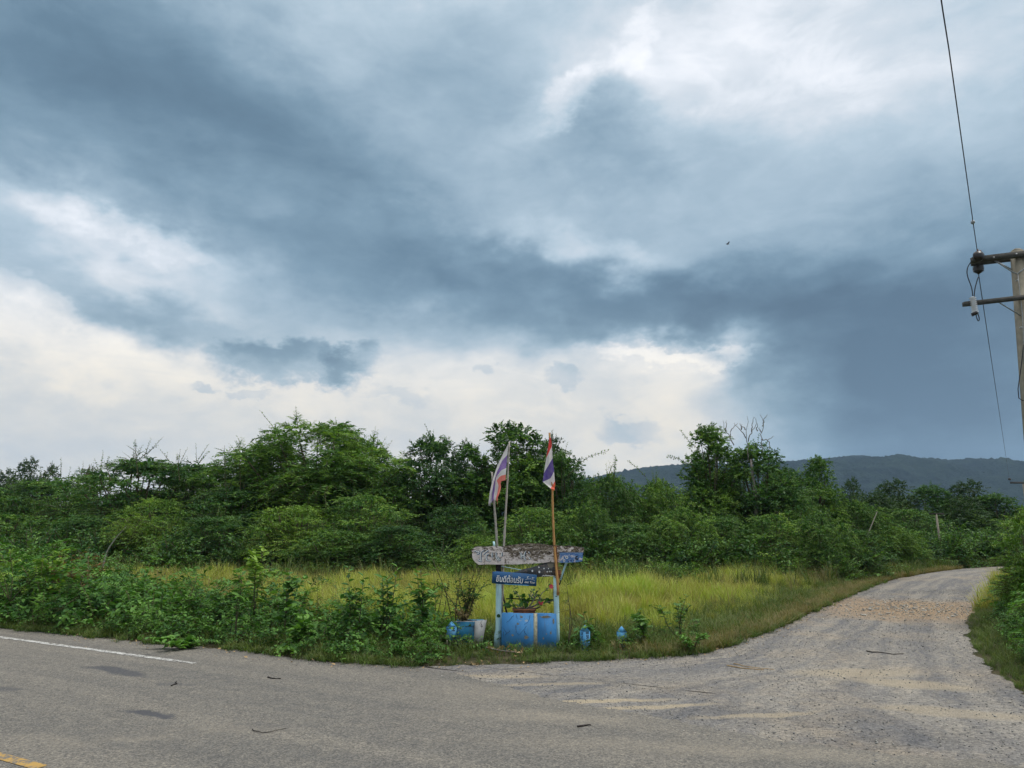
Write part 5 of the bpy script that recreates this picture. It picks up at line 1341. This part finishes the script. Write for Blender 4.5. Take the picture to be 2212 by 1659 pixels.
def arm(a, b, h1, dpt, dy, nm, m_):
    A = z5(a, YP + dy); B = z5(b, YP + dy); B = A + (B - A) * 1.95; B[1] = A[1]
    V = np.array([A + [0, -dpt / 2, h1 / 2], A + [0, -dpt / 2, -h1 / 2], A + [0, dpt / 2, -h1 / 2], A + [0, dpt / 2, h1 / 2], B + [0, -dpt / 2, h1 / 2], B + [0, -dpt / 2, -h1 / 2], B + [0, dpt / 2, -h1 / 2], B + [0, dpt / 2, h1 / 2]])
    return part(nm, M1(V, [np.array([(0, 1, 5, 4), (1, 2, 6, 5), (2, 3, 7, 6), (3, 0, 4, 7), (3, 2, 1, 0), (4, 5, 6, 7)])]), m_, pp)
M['arm'] = plain('arm_concrete', (0.085, 0.08, 0.072), .9, .15, .35, 7)
arm((360, 338), (1215, 235), .15, .11, -.17, 'crossarm', M['arm'])
arm((360, 408), (1215, 310), .10, .10, .17, 'crossarm', M['arm'])
arm((200, 1182), (1215, 1065), .115, .10, -.20, 'crossarm', M['arm'])
def rz_(nm, pts, r, m_, Y=YP, parent=pp, sides=5, k=None, dy=None):
    p_ = ZP(Z5, pts, Y)
    if dy is not None: p_[:, 1] += dy
    if k: p_ = resample(p_, k); p_ = np.stack([np.convolve(np.pad(p_[:, i], 2, mode='edge'), np.ones(5) / 5, 'valid') for i in range(3)], 1)
    return part(nm, M1(*tube(p_, r, sides)), m_, parent, True)
rz_('brace', [(800, 345), (1150, 570), (1230, 600)], .018, M['steel'], YP - .13)
rz_('brace', [(890, 390), (1160, 535)], .016, M['steel'], YP + .10)
rz_('brace', [(1230, 600), (1310, 540), (1420, 450)], .018, M['steel'], YP - .13)
rz_('brace', [(840, 1110), (900, 1160), (1300, 1400)], .016, M['steel'], YP - .14)
rz_('earth_wire', [(1240, 580), (1275, 900), (1330, 1380), (1345, 1700), (1350, 2300)], .008, M['steel'], YP - .17)
for q_ in ((785, 280), (1220, 215), (838, 1098), (1242, 720), (1315, 1620)):
    c_ = z5(q_, YP - .24); part('bolt', M1(*tube([c_, c_ + [0, .06, 0]], .022, 8)), M['steel'], pp)
def insul(nm, label, axis, prof, m_):
    pass
# brown strain insulators
ins = MB(); c_ = z5((482, 262), YP - .30); ins.add(*tube([c_ + [0, -.10, 0], c_ + [0, -.06, 0], c_ + [0, .0, 0], c_ + [0, .05, 0]], [.05, .135, .145, .06], 14)); 
part('insulator', ins, M['ceramic'], pp, True, 'dark glazed disc insulator at the end of the upper crossarm')
ins = MB(); a_ = z5((482, 440)); b_ = z5((492, 610)); pts_ = np.linspace(a_, b_, 12); rr = np.array([.06, .13, .10, .14, .11, .14, .10, .13, .09, .07, .03, .02]) * .98
ins.add(*tube(pts_, rr, 14)); part('insulator', ins, M['ceramic'], pp, True, 'ribbed dark insulator hanging under the upper crossarm')
ins = MB(); a_ = z5((372, 1040), YP - .30); b_ = z5((430, 1375), YP - .30); pts_ = np.linspace(a_, b_, 19); rr = np.where(np.arange(19) % 2 == 0, .04, .085); rr[-3:] = .07; rr[0] = .03
ins.add(*tube(pts_, rr, 12)); part('surge_arrester', ins, M['porcelain'], pp, True, 'pale ribbed surge arrester on the lower crossarm')
part('clamp', M1(*tube(ZP(Z5, [(465, 130), (485, 190), (530, 155)], YP - .3), .022, 6)), M['rust'], pp)
part('clamp', M1(*tube(ZP(Z5, [(396, 1330), (432, 1385)], YP - .3), .085, 8)), M['ceramic'], pp)
rz_('jumper_wire', [(375, 335), (300, 420), (262, 530), (268, 620), (320, 760), (365, 880), (380, 1040)], .013, M['wire'], YP - .3, k=24)
rz_('jumper_wire', [(492, 640), (450, 760), (415, 900), (402, 1060)], .013, M['wire'], YP - .25, k=14)
rz_('jumper_wire', [(440, 1370), (455, 1450), (490, 1525), (508, 1480), (495, 1400), (465, 1345)], .012, M['wire'], YP - .3, k=18)
def p4(x, y): return ((2180 + x / 2.44) / 1.0687, (480 + y / 2.44) / 1.0687)
A_ = [P(*p4(447, 770), YP - .3), P(*p4(432, 900), YP - .3), P(*p4(415, 1020), YP - .3), P(*p4(420, 1075), YP - .3), P(*p4(445, 1088), YP - .3), P(*p4(470, 1080), YP - .2)]
part('jumper_wire', M1(*tube(resample(A_, 16), .012, 5)), M['wire'], pp, True)

# overhead wires: things of their own
def wire(label, pts, r, sag=0.0, name='overhead_wire'):
    p_ = resample(pts, 40)
    s_ = np.linspace(0, 1, 40); p_[:, 2] -= sag * 4 * s_ * (1 - s_)
    return solo(name, M1(*tube(p_, r, 5)), M['wire'], label, 'cable', p_[0], smooth=True)
wa = z5((462, 140), YP - .3); wdir = P(2033, 0, 8.3)
d_ = wdir - wa; wb = wa + d_ * 4.2; wb[2] = wa[2]
wire('single overhead wire running from the top insulator up over the viewer', [wa, P(2102, 480, 15.6), P(2048, 92, 9.45), wdir, wb], .010)
sp_ = P(2101.5, 480, 15.6); solo('wire_splice', M1(*tube([sp_ + [0, 0, .05], sp_ + [0, 0, .02], sp_ - [0, 0, .02], sp_ - [0, 0, .05]], [.015, .045, .045, .015], 8)), M['steel'], 'small clamp on the overhead wire above the insulators', 'cable clamp', sp_, smooth=True)
fp = P(2212, 1043, 112.0)
wire('thin wire running from the lower insulator down to the far pole', [z5((492, 620)), P(2181, 1040, 112.0)], .011, .15)
# second pole far behind
fpp = thing('power_pole', 'distant power pole with one crossarm, seen against the hill at the right edge', 'power pole', (fp[0], 112.0, 0))
part('shaft', M1(*sq_shaft(np.array([fp[0], 112.0, 0]), fp + [0, 0, 0], .5, .36, .4, .3)), M['concrete'], fpp)
V, F = box(fp + [.3, -.35, .0], (5.4, .16, .30)); part('crossarm', M1(V, F), M['arm'], fpp)
c_ = P(2181, 1038, 111.6); part('insulator', M1(*lathe([(.05, 0), (.22, .1), (.22, .3), (.08, .4)], c_, 10)), M['ceramic'], fpp, True)
# bare post above the bend
b0 = P(2022, 1110, 28.5)
bpst = thing('bare_post', 'slim weathered post with a short crosspiece in the shrubs above the bend', 'post', (b0[0], 28.5, 0))
part('shaft', M1(*tube([[b0[0] + .06, 28.5, -.05], [b0[0], 28.5, b0[2]]], [.045, .04], 8)), M['concrete'], bpst, True)
V, F = box(b0 + [.02, 0, .0], (.55, .07, .06)); part('crosspiece', M1(V, F), M['dark_wood'], bpst)

# ------------------------------------------------------------------ dead branches, whips, vines
dt = thing('dead_tree', 'leafless dead branches sticking up above the dense tree', 'dead tree', (P(1620, 1000, 25.5)[0], 25.5, 0))
def Zs(zx, zy): return ((1250 + zx / 3.687) / 1.0687, (930 + zy / 3.687) / 1.0687)
br = [[(1760, 500), (1750, 300), (1735, 230), (1755, 170), (1750, 110)], [(1760, 330), (1800, 230), (1840, 180), (1810, 120)], [(1880, 420), (1870, 280), (1890, 200), (1880, 130), (1860, 100)], [(1880, 200), (1900, 130), (1920, 95)],
      [(1870, 310), (1930, 315), (1980, 285)], [(1740, 300), (1700, 230), (1660, 200), (1640, 170)], [(1700, 230), (1710, 180)], [(1640, 360), (1600, 290), (1570, 240), (1545, 150)], [(1570, 240), (1575, 150)], [(1600, 290), (1620, 230), (1670, 170)],
      [(1790, 250), (1790, 170), (1805, 120)], [(1835, 240), (1835, 170)], [(1920, 315), (1945, 360), (1935, 400)], [(1735, 230), (1700, 190), (1690, 170)], [(1870, 250), (1850, 210)]]
bm = MB()
for b_ in br:
    p_ = resample(ZP(Zs, b_, 25.3), 10); p_[1:-1] += rng.normal(0, .02, (8, 3)); bm.add(*tube(p_, np.linspace(.020, .006, 10), 5))
part('branch', bm, M['deadwood'], dt, True)
tk = P(*Zs(1780, 480), 25.4); part('trunk', M1(*tube([[tk[0], 25.5, 0], [tk[0] + .1, 25.4, tk[2] * .6], tk], [.10, .07, .035], 7)), M['deadwood'], dt, True)

def shoot(label, pts, Y, r, k, ls, lw, m_, name='leafy_shoot', cat='shoot', big=False, side=.6, group=None, zf=None, tint=.5):
    p_ = np.array([P(*(zf(*q) if zf else q), Y) for q in pts]); p_ = resample(p_, 16)
    th = thing(name, label, cat, (p_[0][0], Y, p_[0][2]), group)
    part('stem', M1(*tube(p_, np.linspace(r, r * .4, 16), 5)), M['twig'], th, True)
    q_ = p_[np.clip((np.linspace(.15, 1, k) * 15).astype(int), 0, 15)] + jit(k, .01)
    tg = norm(np.gradient(p_, axis=0))[np.clip((np.linspace(.15, 1, k) * 15).astype(int), 0, 15)]
    s_ = norm(np.cross(tg, [0, 1, 0])) * np.where(np.arange(k) % 2, 1, -1)[:, None]
    V, f_ = (leaf_big if big else leaf_small)(q_, norm(s_ * side + tg * .3 + jit(k, .35) - UP * .25), norm(np.array([0, -.6, 1]) + jit(k, .5)), rng.uniform(.7, 1.2, k) * ls, rng.uniform(.7, 1.2, k) * lw)
    part('foliage', MB().add(V, [f_], 0, np.clip(rng.normal(tint, .15, k), 0, 1).repeat(6 if big else 4)), [m_], th); return th
vg_ = 'leafy shoots against the sky'
shoot('long arching vine shoot reaching right above the arching shrub', [(1225, 1030), (1250, 1003), (1275, 985), (1312, 975)], 24.5, .012, 40, .09, .045, M['leaf_mid'], 'vine_shoot', 'vine', group=vg_)
shoot('upright leafy vine spike just right of the flagged tree', [(1325, 1040), (1328, 1010), (1330, 985)], 24.3, .012, 36, .08, .05, M['leaf_mid'], 'vine_shoot', 'vine', group=vg_)
shoot('drooping vine shoot pointing left from the tall narrow tree', [(1500, 1010), (1465, 990), (1440, 985)], 25.2, .010, 30, .08, .05, M['leaf_mid'], 'vine_shoot', 'vine', group=vg_)
shoot('upper vine shoot leaning left from the tall narrow tree', [(1515, 975), (1490, 955), (1468, 928)], 25.2, .010, 26, .08, .05, M['leaf_mid'], 'vine_shoot', 'vine', group=vg_)
shoot('thin vine tip over the ridge between the arching shrubs', [(1395, 1030), (1375, 1010), (1355, 994)], 24.5, .010, 24, .07, .04, M['leaf_mid'], 'vine_shoot', 'vine', group=vg_)
shoot('yellow trailing vine hanging on the shrub behind the field end', [(1675, 1105), (1690, 1110), (1705, 1130), (1720, 1150)], 21.0, .008, 40, .07, .05, M['leaf_light'], 'trailing_vine', 'vine', tint=.9)
shoot('pale leaf string lying on the foot of the thicket', [(1625, 1190), (1650, 1198), (1668, 1200), (1685, 1192)], 20.6, .006, 34, .06, .05, M['leaf_light'], 'trailing_vine', 'vine', tint=1)
def whip(label, pts, Y, arms, group='spindly saplings above the left thicket'):
    p_ = resample(np.array([P(*q, Y) for q in pts]), 10)
    th = thing('sapling', label, 'sapling', (p_[0][0], Y, p_[0][2]), group)
    part('stem', M1(*tube(p_, np.linspace(.018, .005, 10), 5)), M['twig'], th, True)
    mb = MB()
    for (x0, y0, x1, y1) in arms:
        a_ = P(x0, y0, Y); b_ = P(x1, y1, Y) + [0, rng.uniform(-.3, .3), 0]; L_ = np.linalg.norm(b_ - a_)
        sprays(mb, a_[None], (b_ - a_)[None], L_, 16, .07, .045, .05, .4, .6, False, np.array([.4]), tw=.006)
    part('foliage', mb, [M['leaf_deep'], M['twig']], th)
whip('left spindly sapling with bare side twigs against the sky', [(487, 1090), (486, 1020), (485, 962)], 25, [(486, 1010, 448, 985), (486, 1000, 515, 982), (485, 985, 500, 965), (485, 975, 470, 968), (486, 1030, 440, 1018), (486, 1035, 520, 1022), (486, 1045, 455, 1040)])
whip('right spindly sapling with a pointed tip against the sky', [(520, 1090), (518, 1010), (516, 948)], 25.2, [(517, 985, 492, 955), (517, 975, 535, 960), (516, 962, 528, 950), (518, 1000, 545, 975), (518, 1010, 495, 990), (518, 1020, 550, 1000), (516, 968, 505, 950)])
whip('thorny shoot forming the highest spike of the left thicket', [(298, 1030), (294, 990), (292, 956)], 25.2, [(295, 1000, 268, 975), (295, 995, 318, 985), (293, 975, 282, 962), (294, 985, 308, 972), (295, 1010, 250, 995), (295, 1010, 335, 1000), (292, 965, 298, 950)])
whip('low thorny shoot right of the highest left spike', [(388, 1040), (385, 1010), (384, 985)], 25.4, [(385, 1010, 365, 995), (385, 1005, 402, 990), (384, 995, 378, 980), (386, 1020, 410, 1008), (386, 1022, 352, 1010)])
whip('thorny shoot leaning left at the left end of the spiky tree', [(240, 1040), (232, 1015), (225, 995)], 25.4, [(234, 1015, 205, 998), (232, 1008, 250, 995), (230, 1005, 238, 985), (238, 1028, 200, 1012)])

# ------------------------------------------------------------------ individual saplings among the weeds
def sapling(label, px, top, bot, Y, n_st, ls, lw, spread, m_, name='sapling', k=13, fern=False, tint=.5, group=None):
    b_ = P(px, bot, Y); b_[2] = max(0, b_[2]); h = P(px, top, Y)[2] - b_[2]
    th = thing(name, label, 'weed' if name != 'sapling' else 'sapling', (b_[0], Y, b_[2]), group)
    sm = MB(); mb = MB()
    for s_ in range(n_st):
        tip = b_ + [rng.normal(0, spread), rng.normal(0, spread * .6), h * rng.uniform(.72, 1.0) if s_ else h]
        mid = (b_ + tip) / 2 + jit(1, spread * .15)[0]
        p_ = resample([b_, mid, tip], 8); sm.add(*tube(p_, np.linspace(.009, .003, 8), 5))
        if fern:
            f = p_[3:]; dd = norm(jit(len(f), 1) * [1, 1, .2] + UP * .3); sprays(mb, f, dd, h * .35, 24, ls, lw, .45, .2, .25, False, np.full(len(f), tint), tw=.003)
        else:
            kk = k; tt = np.linspace(.25, 1, kk); q_ = np.stack([np.interp(tt * 7, np.arange(8), p_[:, i]) for i in range(3)], 1)
            az_ = np.arange(kk) * 2.4; d_ = np.stack([np.cos(az_), np.sin(az_), np.full(kk, .45) + .9 * (tt - .5)], 1)
            V, f_ = leaf_big(q_, norm(d_ + jit(kk, .15)), norm(UP + jit(kk, .2)), ls * (1.1 - .35 * tt) * rng.uniform(.8, 1.15, kk), lw * (1.1 - .35 * tt) * rng.uniform(.8, 1.15, kk), .35)
            mb.add(V, [f_], 0, np.clip(rng.normal(tint, .15, kk) + .25 * (tt - .5), 0, 1).repeat(6))
            for _ in range(3):
                o_ = q_[rng.integers(1, kk - 3)]; sprays(mb, o_[None], norm(jit(1, 1) * [1, 1, .3] + UP * .9), h * rng.uniform(.25, .4), 9, ls * .85, lw * .9, .15, .5, .35, True, np.array([tint]), tw=.004)
    part('stem', sm, M['twig'], th, True); part('foliage', mb, [m_, M['twig']], th); return th
gw = 'tall broad-leaved weeds above the roadside bank'
sapling('broad-leaved sapling with pale young top in the left field edge', 548, 1185, 1330, 11.50, 3, 0.169, 0.084, .07, M['leaf_light'], k=16, tint=.6, group=gw)
sapling('leafy sapling left of the tall yellow grass patch', 508, 1235, 1370, 10.60, 2, 0.156, 0.070, .06, M['leaf_weed'], group=gw)
sapling('round-leaved stalk between the two left saplings and the yellow grass', 612, 1232, 1390, 10.60, 3, 0.130, 0.119, .06, M['leaf_weed'], group=gw)
sapling('curved stalk with stacked oval leaves left of the middle sapling', 770, 1228, 1400, 10.35, 2, 0.130, 0.084, .12, M['leaf_weed'], k=18, group=gw)
sapling('tall leafy sapling with pale tip in the middle of the left bank', 830, 1225, 1405, 10.25, 3, 0.156, 0.077, .09, M['leaf_weed'], k=18, tint=.6, group=gw)
sapling('wide leafy sapling nearest the sign on its left', 905, 1228, 1410, 10.25, 4, 0.169, 0.070, .14, M['leaf_weed'], k=16, group=gw)
sapling('low large-leaved plant on the left bank above the tar edge', 645, 1330, 1410, 9.95, 3, 0.169, 0.105, .05, M['leaf_weed'], 'leafy_weed', k=8, tint=.7, group=gw)
sapling('large-leaved creeper plant spilling onto the tar', 395, 1378, 1400, 10.15, 6, 0.12, 0.09, .30, M['leaf_weed'], 'leafy_weed', k=8, tint=.7, group=gw)
sapling('dark oval-leaved plant right of the marker posts', 1395, 1322, 1390, 10.35, 5, 0.098, 0.056, .16, M['leaf_deep'], 'leafy_weed', k=14, tint=.8, group=gw)
sapling('dark leaning sapling at the right end of the bank', 1470, 1285, 1385, 10.65, 4, 0.085, 0.049, .20, M['leaf_deep'], 'leafy_weed', k=15, tint=.8, group=gw)
sapling('big-leaved weed poking up between sign and marker post', 1270, 1325, 1400, 10.25, 2, 0.130, 0.084, .05, M['leaf_weed'], 'leafy_weed', k=6, tint=.6, group=gw)
sapling('low weed with pale leaves beside the white scrap at the gravel edge', 1500, 1365, 1400, 9.85, 5, 0.065, 0.049, .22, M['leaf_weed'], 'leafy_weed', k=12, tint=.8, group=gw)
sapling('dry reddish straggly shrub growing out of the low planter', 1005, 1250, 1345, Y0 + .22, 8, .07, .034, .18, M['leaf_mid'], 'straggly_shrub', k=14, tint=.3)
sapling('withered leaves hanging at the foot of the straggly shrub', 1000, 1310, 1350, Y0 + .1, 5, .06, .03, .10, M['leaf_dry'], 'withered_weed', k=8, tint=.7)
sapling('feathery sprout right of the right post', 1228, 1265, 1390, 9.7, 2, .022, .008, .16, M['leaf_weed'], 'feathery_weed', fern=True, group=gw)
sapling('feathery bush with white puff flowers left of the boards', 985, 1205, 1380, 10.4, 5, .035, .012, .30, M['leaf_weed'], 'feathery_weed', fern=True, tint=.7, group=gw)
sapling('feathery weed arching left of the feathery bush', 935, 1240, 1390, 10.6, 3, .035, .012, .25, M['leaf_light'], 'feathery_weed', fern=True, tint=.5, group=gw)
for i_, (x, lb) in enumerate([(195, 'reddish-leaved weed behind the left bank, nearest the leaning stem'), (120, 'reddish weed in the middle of the red-tipped patch'), (160, 'low reddish weed in front of the red-tipped patch')]):
    sapling(lb, x, 1184 + 7 * i_, 1300, 14.0 - i_ * .4, 4, .09, .035, .22, M['leaf_red'], 'reddish_weed', k=9, tint=.5, group='reddish weeds on the left bank')
sapling('bright green big-leaved plant at the left behind the bank', 100, 1190, 1300, 12.80, 3, 0.208, 0.112, .12, M['leaf_light'], 'leafy_weed', k=9, tint=.6, group=gw)
sapling('bright green feathery plant cut by the left edge', 22, 1195, 1300, 12.6, 5, .06, .022, .35, M['leaf_light'], 'feathery_weed', fern=True, tint=.7, group=gw)
# leaning thin tree in front of the thicket
Yl = 16.0
th = thing('leaning_sapling', 'thin leaning sapling with a feathery crown in front of the left thicket', 'sapling', tuple(P(215, 1215, Yl)))
p_ = np.array([P(215, 1250, Yl), P(232, 1188, Yl), P(252, 1160, Yl), P(275, 1135, Yl)]); part('trunk', M1(*tube(resample(p_, 10), np.linspace(.018, .010, 10), 6)), M['bamboo_grey'], th, True)
mb = MB(); k_ = 40; o_ = P(282, 1132, Yl) + jit(k_, .22) * [1.3, 1, .7]; sprays(mb, o_, norm(jit(k_, 1) * [1, 1, .3] + UP * .2), .42, 26, .05, .018, .5, .2, .25, False, rng.uniform(.4, .9, k_), tw=.004); part('foliage', mb, [M['leaf_light'], M['twig']], th)
# pale dead stems in the right thicket
for (a, b_, c_, lb) in [((1868, 1170), (1895, 1105), 25, 'pale leaning dead stem in the shrubs left of the bare post')]:
    A_ = P(*a, c_ - 1.2); B_ = P(*b_, c_ - 1.2); solo('dead_sapling', M1(*tube([A_ - (B_ - A_) * .8, A_, B_], [.022, .018, .010], 6)), M['deadwood'], lb, 'dead sapling', A_, smooth=True)

# ------------------------------------------------------------------ litter
def crumple(name, label, px, py, Y, w_, h_, cat='plastic bag', m_=None, seed=0, z=None, flat=1.0):
    c_ = P(px, py, Y); r = np.random.default_rng(seed); k = 14
    uu, vv = np.meshgrid(np.linspace(-1, 1, k), np.linspace(0, 1, k))
    X = uu * w_ / 2 * (1 - .25 * vv * np.cos(uu * 3)); Zc = vv * h_ * (.7 + .45 * np.abs(uu) ** 1.5) ; Yc = .05 * np.sin(uu * 4) + r.normal(0, .006, uu.shape) + flat * .04 * np.cos(vv * 7 + uu * 2)
    V = np.stack([X + r.normal(0, .004, X.shape), Yc, Zc + r.normal(0, .004, X.shape)], -1).reshape(-1, 3) + c_ - [0, 0, h_ / 2]
    i = (np.arange(k - 1)[:, None] * k + np.arange(k - 1)[None]).reshape(-1)
    return solo(name, M1(V, [np.stack([i, i + 1, i + k + 1, i + k], 1)]), m_ or M['bag'], label, cat, c_, smooth=False)
crumple('plastic_bag', 'crumpled white plastic bag caught in the grass right of the marker posts', 1386, 1379, 10.55, .12, .10, seed=1)
crumple('plastic_scrap', 'small white plastic scrap at the gravel edge', 1521, 1399, 10.15, .11, .035, 'litter', seed=2)
crumple('plastic_scrap', 'pale blue-white litter in the weeds at the left edge of the picture', 10, 1350, 12.3, .13, .05, 'litter', seed=3)
crumple('paper_scrap', 'tiny white scrap on the verge along the gravel road', 1667, 1349, 12.4, .06, .02, 'litter', seed=4)
crumple('dead_leaf', 'large curled tan leaf on the tar edge below the sign', 1026, 1434, 9.12, .085, .03, 'leaf', M['leaf_dry'], 5)
crumple('dead_leaf', 'curled pale leaf on the gravel edge right of the sign', 1285, 1424, 9.4, .085, .03, 'leaf', M['leaf_dry'], 6)
def twig(label, pts, r, m_=None, name='twig'):
    p_ = np.array([G(*q, .015) for q in pts]); p_ = resample(p_, 8); p_[1:-1] += rng.normal(0, .008, (6, 3)) * [1, 1, .3]
    solo(name, M1(*tube(p_, np.linspace(r, r * .5, 8), 5)), m_ or M['dark_wood'], label, 'twig', p_[0], smooth=True)
twig('long thin curved twig on the gravel road', [(1872, 1406), (1905, 1410), (1930, 1413), (1952, 1412)], .008)
twig('dark stick lying on the tar in the lower middle', [(1247, 1569), (1262, 1567), (1277, 1566)], .009)
twig('short dark stick on the tar below the white line end', [(578, 1463), (592, 1465), (606, 1466)], .010)
twig('thin wiry twig on the tar in the lower left', [(545, 1575), (570, 1583), (590, 1580), (618, 1573)], .004)
twig('dry stalk pile edge on the gravel in front of the bank', [(1570, 1437), (1605, 1443), (1650, 1447)], .008, M['litter_leaf'])
twig('dry stalk on the gravel beside the first stalk', [(1585, 1433), (1620, 1441), (1672, 1446)], .006, M['litter_leaf'])
twig('small dark twig crumb on the tar at the left', [(370, 1481), (376, 1478), (382, 1472)], .008)
# dead fallen branch with brown leaves in the verge below the planter
b_ = G(1080, 1418); th = thing('fallen_branch', 'fallen dry branch with brown curled leaves in the verge below the low planter', 'branch', (b_[0], b_[1], 0))
p_ = np.array([P(1050, 1398, 9.5), P(1085, 1406, 9.45), P(1128, 1410, 9.4)]); part('stem', M1(*tube(resample(p_, 7), np.linspace(.009, .005, 7), 5)), M['deadwood'], th, True)
k_ = 34; q_ = resample(p_, k_) + jit(k_, .035); V, f_ = leaf_big(q_, norm(jit(k_, 1)), norm(jit(k_, 1) + UP * .5), rng.uniform(.04, .075, k_), rng.uniform(.02, .04, k_)); part('foliage', MB().add(V, [f_], 0, rng.uniform(.1, 1, k_).repeat(6)), [M['leaf_dry']], th)
# leaf on the left post
c_ = PZ(Z4, (295, 710), Y0 + .005); V, f_ = leaf_big(c_[None] + [[-.02, 0, .02]], norm(np.array([[1, -.1, -.6]])), np.array([[0, -1.0, .2]]), np.array([.06]), np.array([.055]))
solo('stray_leaf', MB().add(V, [f_], 0, .1), [M['leaf_deep'], M['twig']], 'single dark leaf lying against the left pale post', 'leaf', c_)
# bird
c_ = P(1572, 527, 60.0); bmd = MB()
bmd.add(*tube([c_ + [-.16, 0, 0], c_ + [-.08, 0, .01], c_ + [.05, 0, 0], c_ + [.17, 0, -.01]], [.01, .045, .04, .008], 6))
for s_ in (-1, 1): bmd.add(np.array([c_ + [-.06, 0, .02], c_ + [.06, 0, .02], c_ + [.10, s_ * .35, .07], c_ + [.0, s_ * .36, .09]]), [(0, 1, 2, 3)])
solo('bird', bmd, M['ceramic'], 'tiny dark bird flying high in the grey sky', 'bird', c_, smooth=True)

# ------------------------------------------------------------------ air
m, t = mat('haze_air')
pv = t.new('ShaderNodeVolumePrincipled')
pv.inputs['Color'].default_value = (0.50, 0.72, 1.0, 1); pv.inputs['Density'].default_value = HAZE; pv.inputs['Anisotropy'].default_value = 0.0
t.l.new(pv.outputs[0], t.out.inputs['Volume'])
V, F = box((0, 1000, 139.5), (6000, 3400, 281))
hz = part('haze', M1(V, F), m); hz['kind'] = 'stuff'; hz['label'] = 'thin blue haze lying over the fields and the far hill'; hz['category'] = 'haze'
